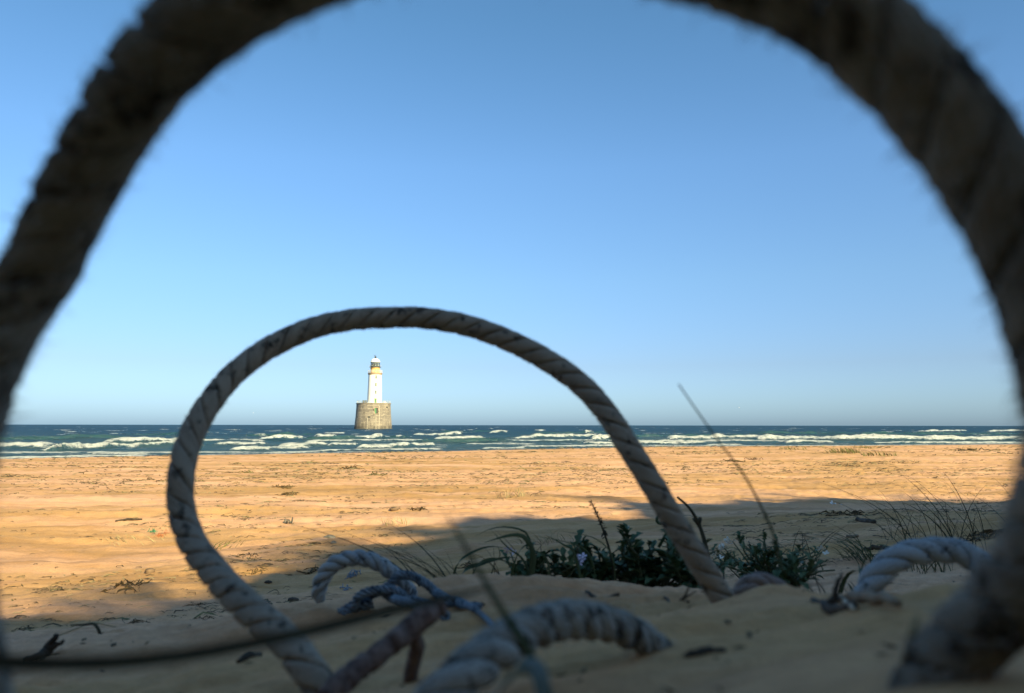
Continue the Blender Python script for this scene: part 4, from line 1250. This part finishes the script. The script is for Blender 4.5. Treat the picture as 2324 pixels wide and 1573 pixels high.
def wrack():
    """the countless small bits of dry weed and straw strewn over the beach"""
    r = np.random.default_rng(77)
    nc = 4200
    cy = np.exp(r.uniform(math.log(2.6), math.log(66), nc)); cx = cy * r.uniform(-.75, .75, nc)
    dens = fbm(cx * .9 / np.sqrt(cy), cy * 1.3 / np.sqrt(cy), 3, 140)
    q = cy / np.maximum(shore(cx), 1)
    lines = np.exp(-((q - .36) / .09) ** 2) * .5 + np.exp(-((q - .9) / .06) ** 2) * .25
    keep = (dens + lines > r.uniform(-.12, .6, nc)) & (q < .985)
    cx, cy = cx[keep], cy[keep]
    x, y, sc_ = [], [], []
    for a_, b_ in zip(cx, cy):
        m_ = int(r.integers(2, 15)); S = r.uniform(.06, .5) * (.45 + .09 * b_); sl = r.normal(0, .12)
        u = r.normal(0, S, m_)
        x += list(a_ + u); y += list(b_ + u * sl + r.normal(0, S * .10, m_)); sc_ += [r.uniform(.6, 1.5)] * m_
    x, y, sc_ = np.array(x), np.array(y), np.array(sc_)
    ok = y < shore(x) - .8
    x, y, sc_ = x[ok], y[ok], sc_[ok]
    print('wrack bits', len(x))
    z = Zs(x, y)
    groups = {0: [[], []], 1: [[], []], 2: [[], []]}
    for i in range(len(x)):
        L = (.010 + .045 * r.random() ** 1.8) * (.30 + .085 * y[i]) * sc_[i]
        w = max(L * r.uniform(.04, .15), y[i] * .0006)
        a = r.normal(0, .55)
        g = groups[0 if r.random() < .70 else (1 if r.random() < .6 else 2)]
        n0_ = len(g[0])
        c, s_ = math.cos(a), math.sin(a)
        k1, k2, k3 = r.normal(0, .4, 3) * L
        hz = .001 + L * r.uniform(.02, .35)
        pts = [(-L, 0, .001), (-.5 * L, k1, hz * .8), (.0, k2, hz), (.5 * L, k3, hz * r.uniform(.1, 1.2)), (L, k3 * .3, .002)]
        for k, (u, v, h_) in enumerate(pts):
            X, Y = x[i] + u * c - v * s_, y[i] + u * s_ + v * c
            ww = w * (.4, 1, .8, 1, .3)[k]
            g[0] += [(X + s_ * ww, Y - c * ww, z[i] + h_ + .3 * ww), (X - s_ * ww, Y + c * ww, z[i] + h_ + 1.0 * ww)]
        for k in range(4): g[1].append((n0_ + k * 2, n0_ + k * 2 + 1, n0_ + k * 2 + 3, n0_ + k * 2 + 2))
    for k, (nm, mm) in enumerate((('seaweed_wrack', 'weed'), ('straw_litter', 'grass_dry'), ('weed_litter', 'weed_olive'))):
        me = new_mesh(nm, np.array(groups[k][0]), np.array(groups[k][1]), False)
        tag(obj(nm, me, M[mm]), ('dark dried seaweed bits strewn over the beach', 'pale straw bits strewn over the beach', 'olive weed bits strewn over the beach')[k], ('seaweed', 'straw', 'weed')[k], kind='stuff')
wrack()

def near_litter():
    """specks of shell, straw and twig on the sand close to the lens"""
    r = np.random.default_rng(31)
    mb = MB()
    for k in range(300):
        y = math.exp(r.uniform(math.log(.34), math.log(2.4))); x = y * r.uniform(-.8, .8)
        z = zg(x, y); L = r.uniform(.0008, .0032) * (1 + y * 1.6); a = r.uniform(0, 6.28)
        d = Vector((math.cos(a), math.sin(a), r.uniform(-.1, .3))) * L; w = Vector((-math.sin(a), math.cos(a), .2)) * L * r.uniform(.12, .5)
        c = Vector((x, y, z + .0008 + L * .15))
        mb.add([c - d, c + w, c + d, c - w, c + Vector((0, 0, L * .2))], [(0, 1, 4), (1, 2, 4), (2, 3, 4), (3, 0, 4)])
    tag(obj('twig_litter', mb.mesh('litter', False), M['weed']), 'tiny dark specks of twig and weed on the near shaded sand', 'litter', kind='stuff')
near_litter()

def gull(px, py, d, label, seed):
    rnd = random.Random(seed)
    root = thing('gull', tuple(map(float, P(px, py, d))), label, 'bird')
    b = MB(); b.tube([(-.28, 0, 0), (-.15, 0, .01), (.05, 0, .0), (.2, 0, .03), (.28, 0, .03)], [.02, .08, .09, .06, .02], 8); obj('body', b.mesh('gull_body'), M['feather'], root)
    for sg in (-1, 1):
        b = MB(); b.strip([(0, sg * .05, .04), (.05, sg * .35, .20), (-.02, sg * .7, .12)], [.11, .09, .02], Vector((1, 0, 0)), .1); obj('wing', b.mesh('gull_wing'), M['feather'], root)
    root.rotation_euler.z = rnd.uniform(0, 6.28)
gull(575, 937, 420, 'tiny white gull low over the sea inside the grey loop', 1)
gull(1677, 925, 360, 'tiny white gull low over the sea beyond the leaning stalk', 2)

def dune_grass():
    """marram along the top of the dune behind; its shadow frays the edge of the shade on the beach"""
    rnd = random.Random(99)
    mb = MB()
    xs = np.linspace(-6, 26, 150)
    for x in xs:
        if rnd.random() < .76: continue
        x += rnd.uniform(-.4, .4); y = CREST_Y + rnd.uniform(-1.2, .5); z = zg(x, y)
        H = rnd.uniform(.5, 1.3)
        for k in range(60):
            a, l_ = rnd.uniform(0, 6.28), rnd.uniform(.1, .6) * H
            dx, dy = math.cos(a) * l_, math.sin(a) * l_
            x0, y0 = x + rnd.gauss(0, .18), y + rnd.gauss(0, .18)
            pts = [(x0 + dx * t ** 1.6, y0 + dy * t ** 1.6, z - .03 + H * (t - .3 * t ** 2.4) * 1.1) for t in np.linspace(0, 1, 5)]
            mb.strip(pts, [.007, .009, .008, .005, .0005], Vector((-dy, dx, .1)), .2)
    tag(obj('dune_grass', mb.mesh('dune_grass'), M['grass']), 'marram grass growing along the dune crest', 'grass', kind='stuff')
dune_grass()
